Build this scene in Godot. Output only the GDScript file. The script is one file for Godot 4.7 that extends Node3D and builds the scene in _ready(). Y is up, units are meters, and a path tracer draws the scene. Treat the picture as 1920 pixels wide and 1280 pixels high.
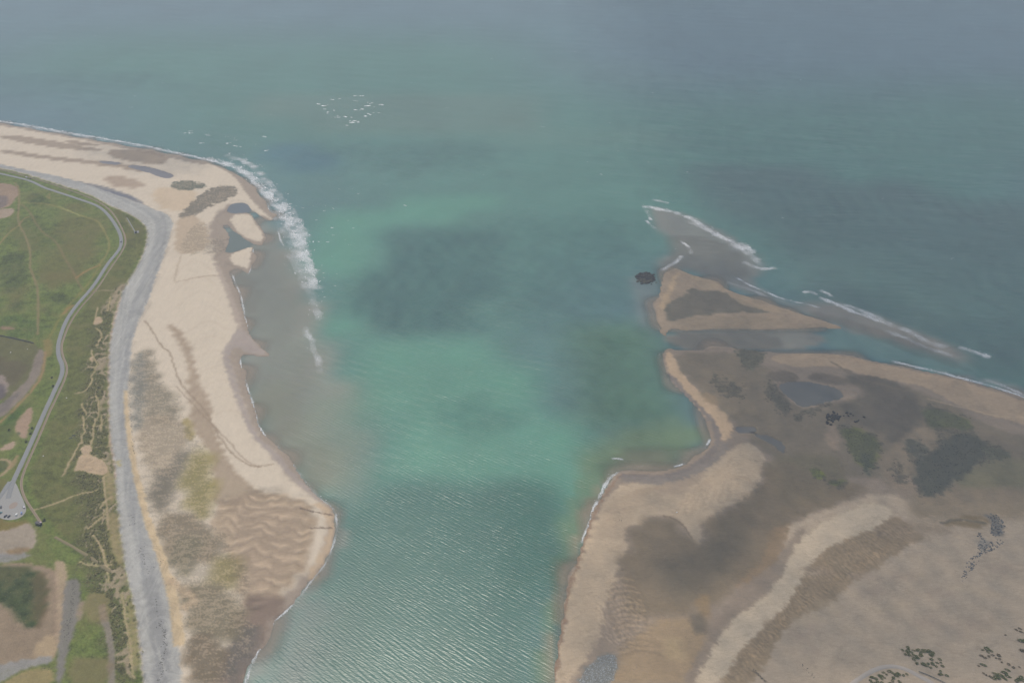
extends Node3D
# A river mouth seen from a light aircraft: spit with road and shingle on the left, sandflats on the right, sea beyond.

# ---------------------------------------------------------------- survey frame
const CAM_H := 720.0
const PITCH := 32.0
const FOV := 38.0
const X0 := -1150.0
const Z0 := -2150.0
const MW := 2400
const MH := 1600
const SX0 := -2600.0
const SZ0 := -5200.0
const SCELL := 10.0
const SW := 520
const SH := 480

var focal := 640.0 / tan(deg_to_rad(FOV * 0.5))
var sp := sin(deg_to_rad(PITCH))
var cp := cos(deg_to_rad(PITCH))
var rng := RandomNumberGenerator.new()
var used := {}
var sun_dir := Vector3.UP

var land6: PackedByteArray
var land30: PackedByteArray
var grassb: PackedByteArray
var shingleb: PackedByteArray
var roadb: PackedByteArray
var rippleb: PackedByteArray
var rillb: PackedByteArray
var shingle40: PackedByteArray
var weedb: PackedByteArray
var weed2b: PackedByteArray
var duneb: PackedByteArray
var fineb: PackedByteArray
var survey: PackedByteArray
var water_tone: PackedByteArray
var water_depth: PackedByteArray
var n_big := FastNoiseLite.new()
var n_mid := FastNoiseLite.new()
var n_fine := FastNoiseLite.new()
var n_ridge := FastNoiseLite.new()
var M := {}

func bearing(px: float, py: float) -> Vector2:
	# ground point (x, z at sea level) of a spot measured on the survey photograph
	var d := Vector3(px - 960.0, (640.0 - py) * cp - focal * sp, -(640.0 - py) * sp - focal * cp)
	var t := -CAM_H / d.y
	return Vector2(d.x * t, d.z * t)

func P(a: Array, smooth := 2, closed := true) -> PackedVector2Array:
	var out := PackedVector2Array()
	for i in range(0, a.size(), 2):
		out.append(bearing(a[i], a[i + 1]))
	for k in smooth:
		var n := PackedVector2Array()
		var c := out.size()
		if not closed:
			n.append(out[0])
		for i in (c if closed else c - 1):
			var p := out[i]
			var q := out[(i + 1) % c]
			n.append(p.lerp(q, 0.25))
			n.append(p.lerp(q, 0.75))
		if not closed:
			n.append(out[c - 1])
		out = n
	return out

# ---------------------------------------------------------------- rasters in ground coordinates
func spans(im: Image, pts: PackedVector2Array, c: Color, off: Vector2, cell := 1.0) -> void:
	var h := im.get_height()
	var w := im.get_width()
	var rows := []
	rows.resize(h)
	var n := pts.size()
	for i in n:
		var a := (pts[i] - off) / cell
		var b := (pts[(i + 1) % n] - off) / cell
		if a.y > b.y:
			var t := a
			a = b
			b = t
		var y0 := maxi(0, int(ceil(a.y - 0.5)))
		var y1 := mini(h - 1, int(ceil(b.y - 0.5)) - 1)
		if y1 < y0:
			continue
		var sl := (b.x - a.x) / (b.y - a.y)
		for y in range(y0, y1 + 1):
			if rows[y] == null:
				rows[y] = []
			rows[y].append(a.x + (y + 0.5 - a.y) * sl)
	for y in h:
		if rows[y] == null:
			continue
		var r: Array = rows[y]
		r.sort()
		for k in range(0, r.size() - 1, 2):
			var x0 := maxi(0, int(round(r[k])))
			var x1 := mini(w, int(round(r[k + 1])))
			if x1 > x0:
				im.fill_rect(Rect2i(x0, y, x1 - x0, 1), c)

func soften(im: Image, f: float) -> void:
	if f <= 1.2:
		return
	var w := im.get_width()
	var h := im.get_height()
	im.resize(maxi(2, int(w / f)), maxi(2, int(h / f)), Image.INTERPOLATE_TRILINEAR)
	im.clear_mipmaps()
	im.resize(w, h, Image.INTERPOLATE_CUBIC)

func blurred(im: Image, f: float) -> PackedByteArray:
	var c: Image = im.duplicate()
	soften(c, f)
	return c.get_data()

func lay(base: Image, pts: PackedVector2Array, c: Color, feather: float, a: float, org: Vector2, cell := 1.0) -> void:
	# one soft-edged patch of colour on a raster
	var lo := pts[0]
	var hi := pts[0]
	for p in pts:
		lo = lo.min(p)
		hi = hi.max(p)
	var pad := Vector2.ONE * (feather * 2.5 + 2.0 * cell)
	var i0 := Vector2i(((lo - pad - org) / cell).floor()).clamp(Vector2i.ZERO, base.get_size())
	var i1 := Vector2i(((hi + pad - org) / cell).ceil()).clamp(Vector2i.ZERO, base.get_size())
	if i1.x - i0.x < 3 or i1.y - i0.y < 3:
		return
	var im := Image.create(i1.x - i0.x, i1.y - i0.y, false, Image.FORMAT_RGBA8)
	im.fill(Color(c, 0.0))
	spans(im, pts, Color(c, a), org + Vector2(i0) * cell, cell)
	soften(im, feather / cell)
	base.blend_rect(im, Rect2i(Vector2i.ZERO, im.get_size()), i0)

func ribbon(pts: PackedVector2Array, width: float, w2 := -1.0) -> PackedVector2Array:
	var l := PackedVector2Array()
	var r := PackedVector2Array()
	var n := pts.size()
	for i in n:
		var d := (pts[mini(i + 1, n - 1)] - pts[maxi(i - 1, 0)]).normalized()
		var o := Vector2(-d.y, d.x) * 0.5 * (width if w2 < 0.0 else lerpf(width, w2, float(i) / (n - 1)))
		l.append(pts[i] + o)
		r.append(pts[i] - o)
	r.reverse()
	l.append_array(r)
	return l

var SURV: Image
var WTONE: Image
var WDEEP: Image
const ORG := Vector2(X0, Z0)
const SORG := Vector2(SX0, SZ0)

func tone(a: Array, c: Color, feather := 4.0, alpha := 1.0, smooth := 2) -> void:
	lay(SURV, P(a, smooth), c, feather, alpha, ORG)

func trail(a: Array, width: float, c: Color, feather := 2.0, alpha := 1.0, w2 := -1.0) -> void:
	lay(SURV, ribbon(P(a, 2, false), width, w2), c, feather, alpha, ORG)

func sea_tone(a: Array, c: Color, feather := 40.0, alpha := 1.0) -> void:
	lay(WTONE, P(a), c, feather, alpha, SORG, SCELL)

func shoal(a: Array, depth: float, feather := 20.0, alpha := 1.0) -> void:
	lay(WDEEP, P(a), Color(depth, depth, depth), feather, alpha, ORG)

func mask() -> Image:
	var im := Image.create(MW, MH, false, Image.FORMAT_L8)
	return im

func add(im: Image, a: Array, v := 1.0, smooth := 2) -> void:
	spans(im, P(a, smooth), Color(v, v, v), ORG)

func at(x: float, z: float) -> int:
	return clampi(int(z - Z0), 0, MH - 1) * MW + clampi(int(x - X0), 0, MW - 1)

func smooth_at(b: PackedByteArray, x: float, z: float) -> float:
	var fx := clampf(x - X0 - 0.5, 0.0, MW - 2.0)
	var fz := clampf(z - Z0 - 0.5, 0.0, MH - 2.0)
	var ix := int(fx)
	var iz := int(fz)
	var i := iz * MW + ix
	fx -= ix
	fz -= iz
	return lerpf(lerpf(b[i], b[i + 1], fx), lerpf(b[i + MW], b[i + MW + 1], fx), fz) / 255.0

func ripple(x: float, z: float) -> float:
	var w := n_big.get_noise_2d(x * 1.2, z * 0.3) * 1.6 + n_mid.get_noise_2d(x * 0.4, z * 0.12) * 1.0
	var t := fposmod(z / 14.0 - x * 0.022 + w * 0.75, 1.0)
	var one := (t / 0.68 if t < 0.68 else (1.0 - t) / 0.32)
	var brk := clampf(0.6 + 1.1 * n_mid.get_noise_2d(x * 0.42 + z * 0.1, z * 0.75), 0.0, 1.1)
	return one * brk + 0.15 * n_fine.get_noise_2d(x * 0.4, z)

func rill(x: float, z: float) -> float:
	var t := (x * 0.91 - z * 0.41) / 4.6 + n_mid.get_noise_2d(x * 0.8, z * 0.8) * 0.9 + n_big.get_noise_2d(x, z) * 1.2
	return clampf(0.5 + 0.5 * sin(t * TAU) + 0.9 * n_fine.get_noise_2d(x * 0.5, z * 0.5), 0.0, 1.0) * (0.6 + 0.6 * n_mid.get_noise_2d(x * 0.4, z * 0.4))

func ground(x: float, z: float) -> float:
	var l6 := smooth_at(land6, x, z)
	var l30 := smooth_at(land30, x, z)
	var i := at(x, z)
	var h := (l6 - 0.5) * 1.3 + maxf(0.0, l30 - 0.5) * 2.4
	var s := smooth_at(shingleb, x, z)
	var g := smooth_at(grassb, x, z)
	h += s * 2.6
	if g > 0.0:
		var r := roadb[i] / 255.0
		var d := duneb[i] / 255.0
		var rough := n_mid.get_noise_2d(x * 0.5, z * 0.5) * 0.35 + d * (n_mid.get_noise_2d(x, z) * 1.6 + n_big.get_noise_2d(x, z) * 1.2 + 1.3)
		h += g * (2.2 + rough * (1.0 - r))
	var q := rippleb[i]
	if q > 0:
		h += q / 255.0 * (ripple(x, z) * 1.1 - 0.35)
	if rillb[i] > 0:
		h += rillb[i] / 255.0 * rill(x, z) * 0.35
	if g < 0.5:
		h += n_big.get_noise_2d(x, z) * 0.12 * clampf(l30 * 2.0 - 1.0, 0.0, 1.0)
	return h

# ---------------------------------------------------------------- nodes
func numbered(called: String) -> String:
	var n: int = used.get(called, 0)
	used[called] = n + 1
	return called if n == 0 else "%s_%03d" % [called, n]

func thing(called: String, label: String, category: String, where := Vector3.ZERO, turn := 0.0, group := "") -> Node3D:
	var o := Node3D.new()
	o.name = numbered(called)
	add_child(o)
	o.position = where
	o.rotation.y = turn
	tag(o, label, category, group)
	return o

func tag(o: Node, label: String, category := "", group := "", kind := "") -> void:
	if label:
		o.set_meta("label", label)
	if category:
		o.set_meta("category", category)
	if group:
		o.set_meta("group", group)
	if kind:
		o.set_meta("kind", kind)

func put(called: String, m: Mesh, mat: Material, parent: Node = self) -> MeshInstance3D:
	var o := MeshInstance3D.new()
	o.name = numbered(called) if parent == self else called
	o.mesh = m
	o.material_override = mat
	parent.add_child(o, true)
	return o

func many(called: String, m: Mesh, mat: Material, where: Array, tint: PackedColorArray, label: String) -> void:
	if where.is_empty():
		return
	var mm := MultiMesh.new()
	mm.transform_format = MultiMesh.TRANSFORM_3D
	mm.use_colors = true
	mm.mesh = m
	mm.instance_count = where.size()
	for i in where.size():
		mm.set_instance_transform(i, where[i])
		mm.set_instance_color(i, tint[i])
	var o := MultiMeshInstance3D.new()
	o.name = numbered(called)
	o.multimesh = mm
	o.material_override = mat
	add_child(o)
	tag(o, label, "", "", "stuff")

func paint(c: Color, rough := 0.8, spec := 0.3) -> StandardMaterial3D:
	var m := StandardMaterial3D.new()
	m.albedo_color = c
	m.roughness = rough
	m.metallic_specular = spec
	return m

func noise_tex(size: int, freq: float, lo: Color, hi: Color, sd: int, octaves := 4) -> NoiseTexture2D:
	var n := FastNoiseLite.new()
	n.seed = sd
	n.frequency = freq
	n.fractal_octaves = octaves
	var t := NoiseTexture2D.new()
	t.width = size
	t.height = size
	t.seamless = true
	t.noise = n
	var g := Gradient.new()
	g.set_color(0, lo)
	g.set_color(1, hi)
	t.color_ramp = g
	return t

func ground_mat(tex_m: float, lo: float, hi: float, sd: int, rough: float, bump: float, spec := 0.25) -> StandardMaterial3D:
	var m := StandardMaterial3D.new()
	m.vertex_color_use_as_albedo = true
	m.albedo_texture = noise_tex(1024, 0.03, Color(lo, lo, lo), Color(hi, hi, hi), sd, 5)
	m.uv1_triplanar = true
	m.uv1_world_triplanar = true
	m.uv1_scale = Vector3.ONE / tex_m
	m.roughness = rough
	m.metallic_specular = spec
	if bump > 0.0:
		m.heightmap_enabled = true
		m.heightmap_texture = noise_tex(1024, 0.04, Color.BLACK, Color.WHITE, sd + 9, 5)
		m.heightmap_scale = bump
	return m

# ---------------------------------------------------------------- start
func _ready() -> void:
	rng.seed = 7
	var cam := Camera3D.new()
	cam.name = "camera"
	cam.fov = FOV
	cam.near = 1.0
	cam.far = 60000.0
	cam.position = Vector3(0, CAM_H, 0)
	cam.rotation_degrees = Vector3(-PITCH, 0, 0)
	add_child(cam)
	cam.current = true

	var env := Environment.new()
	var sky_mat := ProceduralSkyMaterial.new()
	sky_mat.sky_top_color = Color(0.57, 0.655, 0.77)
	sky_mat.sky_horizon_color = Color(0.83, 0.86, 0.89)
	sky_mat.sky_curve = 0.25
	sky_mat.ground_bottom_color = Color(0.30, 0.34, 0.34)
	sky_mat.ground_horizon_color = Color(0.62, 0.66, 0.68)
	sky_mat.sky_energy_multiplier = 1.0
	env.background_mode = Environment.BG_SKY
	env.sky = Sky.new()
	env.sky.sky_material = sky_mat
	env.tonemap_mode = Environment.TONE_MAPPER_LINEAR
	env.tonemap_exposure = 1.02
	env.sdfgi_enabled = true
	env.ssao_enabled = true
	env.ssil_enabled = true
	env.fog_enabled = true
	env.fog_density = 0.00013
	env.fog_light_color = Color(0.865, 0.905, 0.95)
	var we := WorldEnvironment.new()
	we.name = "world_environment"
	we.environment = env
	add_child(we)

	var az := deg_to_rad(-19.0)
	var el := deg_to_rad(61.0)
	sun_dir = Vector3(sin(az) * cos(el), sin(el), -cos(az) * cos(el))
	var sun := DirectionalLight3D.new()
	sun.name = "sun"
	sun.light_energy = 1.15
	sun.light_color = Color(1.0, 0.955, 0.89)
	sun.light_angular_distance = 0.5
	sun.shadow_enabled = true
	sun.basis = Basis.looking_at(-sun_dir, Vector3.UP)
	add_child(sun)

	n_big.seed = 3
	n_big.frequency = 1.0 / 70.0
	n_big.fractal_octaves = 2
	n_mid.seed = 5
	n_mid.frequency = 1.0 / 14.0
	n_mid.fractal_octaves = 3
	n_fine.seed = 8
	n_fine.frequency = 1.0 / 3.5
	n_fine.fractal_octaves = 2
	n_ridge.seed = 12
	n_ridge.frequency = 1.0 / 22.0
	n_ridge.fractal_type = FastNoiseLite.FRACTAL_RIDGED
	n_ridge.fractal_octaves = 2

	clouds()
	map_land()
	map_colours()
	map_sea()
	survey = SURV.get_data()
	water_tone = WTONE.get_data()
	materials()
	build_ground()
	build_sea()
	build_roads()
	build_foam()
	build_plants()
	build_rocks()
	build_weed()
	build_small_things()

# ---------------------------------------------------------------- broken cloud above, between sun and ground
func clouds() -> void:
	var im := Image.create(SW, SH, false, Image.FORMAT_RGBA8)
	im.fill(Color(0, 0, 0, 1))
	var shade := func(a: Array, v: float, feather: float, alpha: float):
		lay(im, P(a), Color(v, v, v), feather, alpha, SORG, SCELL)
	shade.call([1000, -60, 1400, -70, 2150, -70, 2300, 200, 2300, 420, 1900, 420, 1250, 330, 1120, 150], 0.42, 330.0, 1.0)
	shade.call([1230, 210, 1600, 180, 2300, 200, 2350, 620, 1900, 640, 1560, 580, 1330, 470, 1180, 420], 0.50, 300.0, 1.0)
	shade.call([1200, 470, 1340, 480, 1560, 560, 1900, 600, 2300, 640, 2300, 700, 2200, 1000, 1700, 960, 1480, 900, 1350, 760, 1270, 660, 1220, 620, 1190, 540], 0.56, 90.0, 1.0)
	shade.call([940, 400, 1240, 380, 1260, 640, 1100, 640, 980, 610, 920, 560], 0.34, 110.0, 1.0)
	shade.call([690, 452, 760, 434, 900, 430, 960, 450, 950, 540, 900, 590, 888, 634, 760, 640, 655, 606, 672, 532, 745, 504, 752, 482], 0.52, 45.0, 1.0)
	shade.call([1050, 690, 1200, 630, 1340, 760, 1330, 830, 1150, 830, 1070, 800, 1030, 740], 0.48, 90.0, 1.0)
	shade.call([1260, 700, 1500, 660, 2150, 780, 2250, 1000, 1800, 960, 1560, 930, 1440, 1060, 1250, 1130, 1170, 1080, 1170, 990, 1300, 960, 1400, 860], 0.64, 60.0, 1.0)
	shade.call([1480, 1010, 1660, 930, 2200, 930, 2200, 1380, 1280, 1380, 1330, 1220], 0.58, 80.0, 1.0)
	shade.call([1040, 1300, 1060, 1150, 1100, 1010, 1160, 900, 1330, 850, 1420, 860, 1300, 1000, 1180, 1120, 1140, 1300], 0.30, 50.0, 1.0)
	shade.call([790, 760, 900, 740, 1000, 800, 960, 850, 820, 830], 0.3, 60.0, 1.0)
	shade.call([480, 262, 640, 250, 900, 262, 900, 340, 700, 330, 560, 310], 0.25, 120.0, 1.0)
	shade.call([-200, 130, 200, 120, 420, 170, 200, 190, -200, 175], 0.16, 120.0, 1.0)
	shade.call([120, 268, 330, 290, 420, 318, 330, 330, 180, 300], 0.32, 40.0, 1.0)
	var b := im.get_data()
	var where := []
	var tint := PackedColorArray()
	var lift := 4500.0
	var step := 15.0
	var slide := sun_dir * (lift / sun_dir.y)
	var cols := int((SW * SCELL - 40.0) / step)
	var carry := PackedFloat32Array()
	carry.resize(cols + 3)
	var z := SZ0 + 20.0
	while z < SZ0 + SH * SCELL - 20.0:
		var next := PackedFloat32Array()
		next.resize(cols + 3)
		for i in cols:
			var x := SX0 + 20.0 + i * step
			var v: float = b[(int((z - SZ0) / SCELL) * SW + int((x - SX0) / SCELL)) * 4] / 255.0
			v *= 1.0 + 0.05 * n_big.get_noise_2d(x * 0.4, z * 0.3)
			# spread the little clouds evenly: what one cell lacks or has too much goes to its neighbours
			var want := clampf(v, 0.0, 1.0) + carry[i + 1]
			var hit := 1.0 if want > 0.5 + rng.randf_range(-0.05, 0.05) else 0.0
			var left := want - hit
			carry[i + 2] += left * 0.4375
			next[i] += left * 0.1875
			next[i + 1] += left * 0.3125
			next[i + 2] += left * 0.0625
			if hit > 0.0:
				var r := rng.randf_range(8.0, 8.9)
				var o := Vector3(x + rng.randf_range(-1.5, 1.5), 0, z + rng.randf_range(-1.5, 1.5)) + slide
				o.y += rng.randf_range(-5.0, 5.0)
				where.append(Transform3D(Basis.from_euler(Vector3(0, rng.randf() * TAU, 0)).scaled(Vector3(r, r * 0.7, r * rng.randf_range(0.9, 1.15))), o))
				tint.append(Color.WHITE)
		carry = next
		z += step
	var ball := SphereMesh.new()
	ball.radius = 1.0
	ball.height = 2.0
	ball.radial_segments = 8
	ball.rings = 5
	var m := paint(Color(0.95, 0.95, 0.96), 1.0, 0.0)
	m.vertex_color_use_as_albedo = true
	m.backlight_enabled = true
	m.backlight = Color(0.9, 0.9, 0.9)
	many("clouds", ball, m, where, tint, "broken white cumulus high above the estuary")

# ---------------------------------------------------------------- where land lies
func map_land() -> void:
	var L := mask()
	add(L, [-420, 190, 0, 231, 67, 243, 133, 256, 213, 269, 283, 282, 333, 293, 383, 303, 423, 316, 455, 333, 478, 355, 495, 378, 508, 400, 513, 412, 505, 415, 490, 406, 472, 394, 462, 380,
		450, 376, 436, 376, 428, 386, 424, 396, 407, 406, 405, 417, 421, 428, 430, 440, 427, 457, 419, 471, 402, 485, 407, 496, 421, 507, 433, 519, 438, 535, 447, 555, 452, 572, 458, 592, 461, 606, 467, 627, 483, 647, 510, 667, 488, 668,
		460, 665, 448, 668, 450, 690, 460, 720, 473, 757, 483, 797, 497, 820, 520, 837, 547, 867, 567, 900, 587, 923, 610, 943, 625, 957, 628, 985, 622, 1020, 610, 1053, 593, 1073, 567, 1106, 547, 1136,
		510, 1163, 500, 1193, 483, 1216, 467, 1246, 457, 1280, 440, 1400, -420, 1400])
	add(L, [426, 413, 438, 402, 461, 398, 471, 401, 478, 416, 492, 429, 497, 446, 493, 460, 484, 461, 461, 451, 438, 434, 430, 426], 1.0, 1)
	add(L, [422, 479, 472, 461, 474, 466, 468, 510, 464, 514, 455, 507, 436, 499, 420, 495], 1.0, 1)
	# right-hand flats
	add(L, [1030, 1400, 1038, 1280, 1047, 1203, 1057, 1153, 1062, 1113, 1077, 1073, 1090, 1026, 1107, 976, 1123, 940, 1143, 903, 1163, 887, 1200, 891, 1240, 886, 1280, 875, 1304, 862, 1326, 846, 1336, 828, 1338, 815, 1328, 787, 1300, 757,
		1277, 733, 1253, 702, 1245, 680, 1243, 660, 1253, 651, 1267, 657, 1320, 657, 1337, 648, 1377, 652, 1450, 662, 1520, 662, 1573, 664, 1633, 676, 1713, 692, 1780, 705, 1847, 722, 1920, 747, 2150, 830, 2400, 900, 2400, 1400])
	add(L, [1268, 502, 1290, 512, 1320, 522, 1350, 530, 1357, 541, 1393, 553, 1443, 570, 1500, 588, 1547, 602, 1582, 614, 1573, 618, 1533, 612, 1520, 610, 1510, 615, 1440, 618, 1367, 616, 1307, 618, 1280, 621, 1267, 613, 1253, 618, 1247, 632, 1238, 624, 1240, 610, 1240, 590, 1232, 570, 1237, 550, 1243, 520, 1257, 508])
	# pools and creeks left by the tide
	for pool in pools():
		add(L, pool, 0.0)
	land6 = blurred(L, 4.0)
	land30 = blurred(L, 30.0)
	var S := mask()
	add(S, shingle_outline())
	shingleb = blurred(S, 12.0)
	shingle40 = blurred(S, 40.0)
	var G := mask()
	add(G, [-420, 250, 0, 316, 62, 333, 109, 348, 161, 364, 208, 389, 234, 400, 266, 419, 277, 434, 277, 450, 272, 472, 262, 500, 240, 533, 227, 557, 213, 607, 205, 650, 203, 700, 203, 767, 205, 827, 215, 890, 220, 950, 224, 1000, 228, 1033, 246, 1112, 251, 1137, 258, 1172, 265, 1232, 270, 1280, 275, 1400, -420, 1400])
	grassb = blurred(G, 5.0)
	var D := mask()
	add(D, [240, 533, 227, 557, 213, 607, 205, 650, 203, 700, 203, 767, 205, 827, 215, 890, 220, 950, 228, 1033, 246, 1112, 258, 1172, 270, 1280, 215, 1280, 190, 1160, 150, 1040, 150, 960, 140, 880, 150, 800, 160, 720, 170, 640, 190, 570])
	duneb = blurred(D, 14.0)
	var R := mask()
	spans(R, ribbon(P(road_line(), 2, false), 17.0), Color.WHITE, ORG)
	spans(R, ribbon(P(rail_line(), 2, false), 10.0), Color.WHITE, ORG)
	add(R, car_park_outline())
	roadb = blurred(R, 7.0)
	var Q := mask()
	add(Q, [400, 945, 440, 925, 480, 920, 560, 925, 590, 960, 588, 1000, 575, 1040, 560, 1080, 520, 1110, 500, 1140, 460, 1150, 445, 1100, 430, 1040, 400, 1000])
	rippleb = blurred(Q, 14.0)
	var E := mask()
	add(E, [1345, 1290, 1384, 1229, 1434, 1175, 1468, 1145, 1494, 1112, 1514, 1066, 1547, 1032, 1583, 1012, 1640, 995, 1680, 968, 1700, 985, 1720, 1000, 1700, 1014, 1690, 1030, 1640, 1062, 1590, 1090, 1565, 1112, 1500, 1150, 1470, 1175, 1440, 1230, 1400, 1280])
	add(E, [1124, 1120, 1150, 1090, 1190, 1110, 1230, 1150, 1200, 1200, 1150, 1220, 1120, 1190])
	rillb = blurred(E, 8.0)
	var W := mask()
	add(W, [252, 652, 285, 655, 298, 690, 305, 735, 335, 745, 345, 790, 365, 815, 398, 850, 400, 960, 395, 985, 440, 1020, 440, 1040, 470, 1075, 465, 1110, 455, 1140, 480, 1180, 470, 1215, 430, 1290, 350, 1290, 345, 1180, 325, 1085, 300, 1010, 275, 950, 262, 880, 250, 800, 248, 720])
	add(W, [1728, 760, 1760, 765, 1800, 780, 1832, 795, 1826, 815, 1850, 830, 1900, 850, 1893, 866, 1850, 868, 1825, 882, 1790, 905, 1757, 935, 1730, 936, 1714, 905, 1711, 862, 1688, 830, 1718, 822, 1752, 850, 1760, 832, 1745, 805, 1735, 785])
	add(W, [1668, 870, 1690, 858, 1700, 880, 1708, 905, 1690, 912, 1672, 895])
	weedb = blurred(W, 9.0)
	var V := mask()
	for a in [[318, 345, 345, 338, 385, 345, 388, 352, 350, 360, 322, 356], [365, 372, 400, 350, 440, 348, 449, 364, 428, 376, 395, 388, 362, 408, 330, 412, 345, 396], [355, 430, 380, 415, 392, 430, 392, 460, 372, 480, 345, 478, 330, 468], [392, 452, 420, 440, 428, 455, 415, 475, 380, 482, 365, 470],
		[1375, 652, 1440, 655, 1435, 668, 1420, 690, 1412, 700, 1390, 690, 1382, 668], [1325, 712, 1352, 702, 1380, 722, 1404, 746, 1372, 750, 1350, 742, 1340, 728], [1430, 710, 1452, 718, 1478, 748, 1490, 770, 1470, 785, 1450, 765, 1436, 740], [1490, 775, 1530, 758, 1560, 752, 1562, 764, 1520, 780, 1490, 792],
		[1570, 792, 1612, 806, 1640, 815, 1652, 830, 1648, 868, 1628, 895, 1618, 880, 1592, 850, 1578, 820], [1512, 875, 1540, 882, 1550, 898, 1530, 902], [1552, 902, 1585, 898, 1588, 914, 1560, 920]]:
		add(V, a)
	weed2b = blurred(V, 6.0)

func pools() -> Array:
	return [
		[429, 380, 440, 376, 455, 378, 466, 386, 469, 392, 462, 397, 440, 400, 431, 396],
		[432, 434, 446, 438, 458, 448, 470, 457, 462, 462, 440, 468, 424, 476, 420, 470, 428, 458, 430, 446],
		[160, 299, 220, 303, 270, 312, 300, 318, 330, 330, 345, 338, 330, 340, 300, 332, 240, 312, 190, 306],
		[1450, 721, 1503, 713, 1570, 727, 1616, 741, 1563, 750, 1530, 759, 1503, 766, 1487, 750, 1467, 737],
		[1375, 801, 1410, 799, 1424, 806, 1412, 812, 1384, 812],
		[1408, 812, 1440, 816, 1470, 830, 1476, 852, 1466, 850, 1450, 832, 1424, 822],
		[1392, 730, 1396, 724, 1404, 722, 1402, 730]]

func shingle_outline() -> Array:
	return [-420, 225, 0, 311, 67, 325, 127, 337, 187, 357, 233, 373, 277, 390, 308, 402, 321, 412, 325, 422, 318, 447, 310, 477, 297, 510, 287, 540, 277, 573, 257, 610, 247, 643, 244, 693, 240, 727, 236, 767, 240, 813, 248, 860, 257, 900, 263, 937, 270, 983, 287, 1020, 300, 1040, 313, 1086, 327, 1136, 333, 1186, 337, 1230, 340, 1280, 350, 1400,
		275, 1400, 270, 1280, 265, 1232, 258, 1172, 251, 1137, 246, 1112, 228, 1033, 224, 1000, 220, 950, 215, 890, 205, 827, 203, 767, 203, 700, 205, 650, 213, 607, 227, 557, 240, 533, 262, 500, 272, 472, 277, 450, 277, 434, 266, 419, 234, 400, 208, 389, 161, 364, 109, 348, 62, 333, 0, 316, -420, 250]

func road_line() -> Array:
	return [-300, 268, -100, 306, 0, 329, 31, 336, 52, 341, 69, 348, 81, 355, 109, 364, 148, 377, 175, 386, 192, 395, 208, 412, 222, 434, 228, 450, 227, 467, 217, 481, 202, 498, 177, 540, 143, 577, 123, 607, 111, 642, 109, 659, 111, 675, 117, 687, 118, 700, 114, 715, 106, 730, 97, 750, 87, 771, 76, 796, 57, 840, 37, 883, 24, 911, 16, 940]

func rail_line() -> Array:
	return [-300, 259, -100, 297, 0, 321, 52, 335, 92, 347, 160, 370, 196, 388, 213, 404, 228, 430, 236, 450, 235, 465, 224, 484, 208, 506, 183, 546, 150, 582, 130, 612, 117.5, 645, 115.5, 659, 119.5, 676, 125.5, 688, 126.5, 701, 121.5, 718, 113, 736, 104, 756, 94, 776, 85, 798, 69, 836, 51, 876, 42, 900, 40, 915, 46, 938, 62, 962, 78, 986]

func car_park_outline() -> Array:
	return [22, 903, 32, 912, 39, 930, 47, 948, 51, 960, 47, 970, 35, 978, 18, 981, 0, 977, -12, 966, -8, 950, 4, 938, 13, 920]

# ---------------------------------------------------------------- what the ground is made of (dry sand, wet sand, turf, shingle ...)
func C(r: int, g: int, b: int) -> Color:
	return Color(r / 255.0, g / 255.0, b / 255.0)

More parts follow.
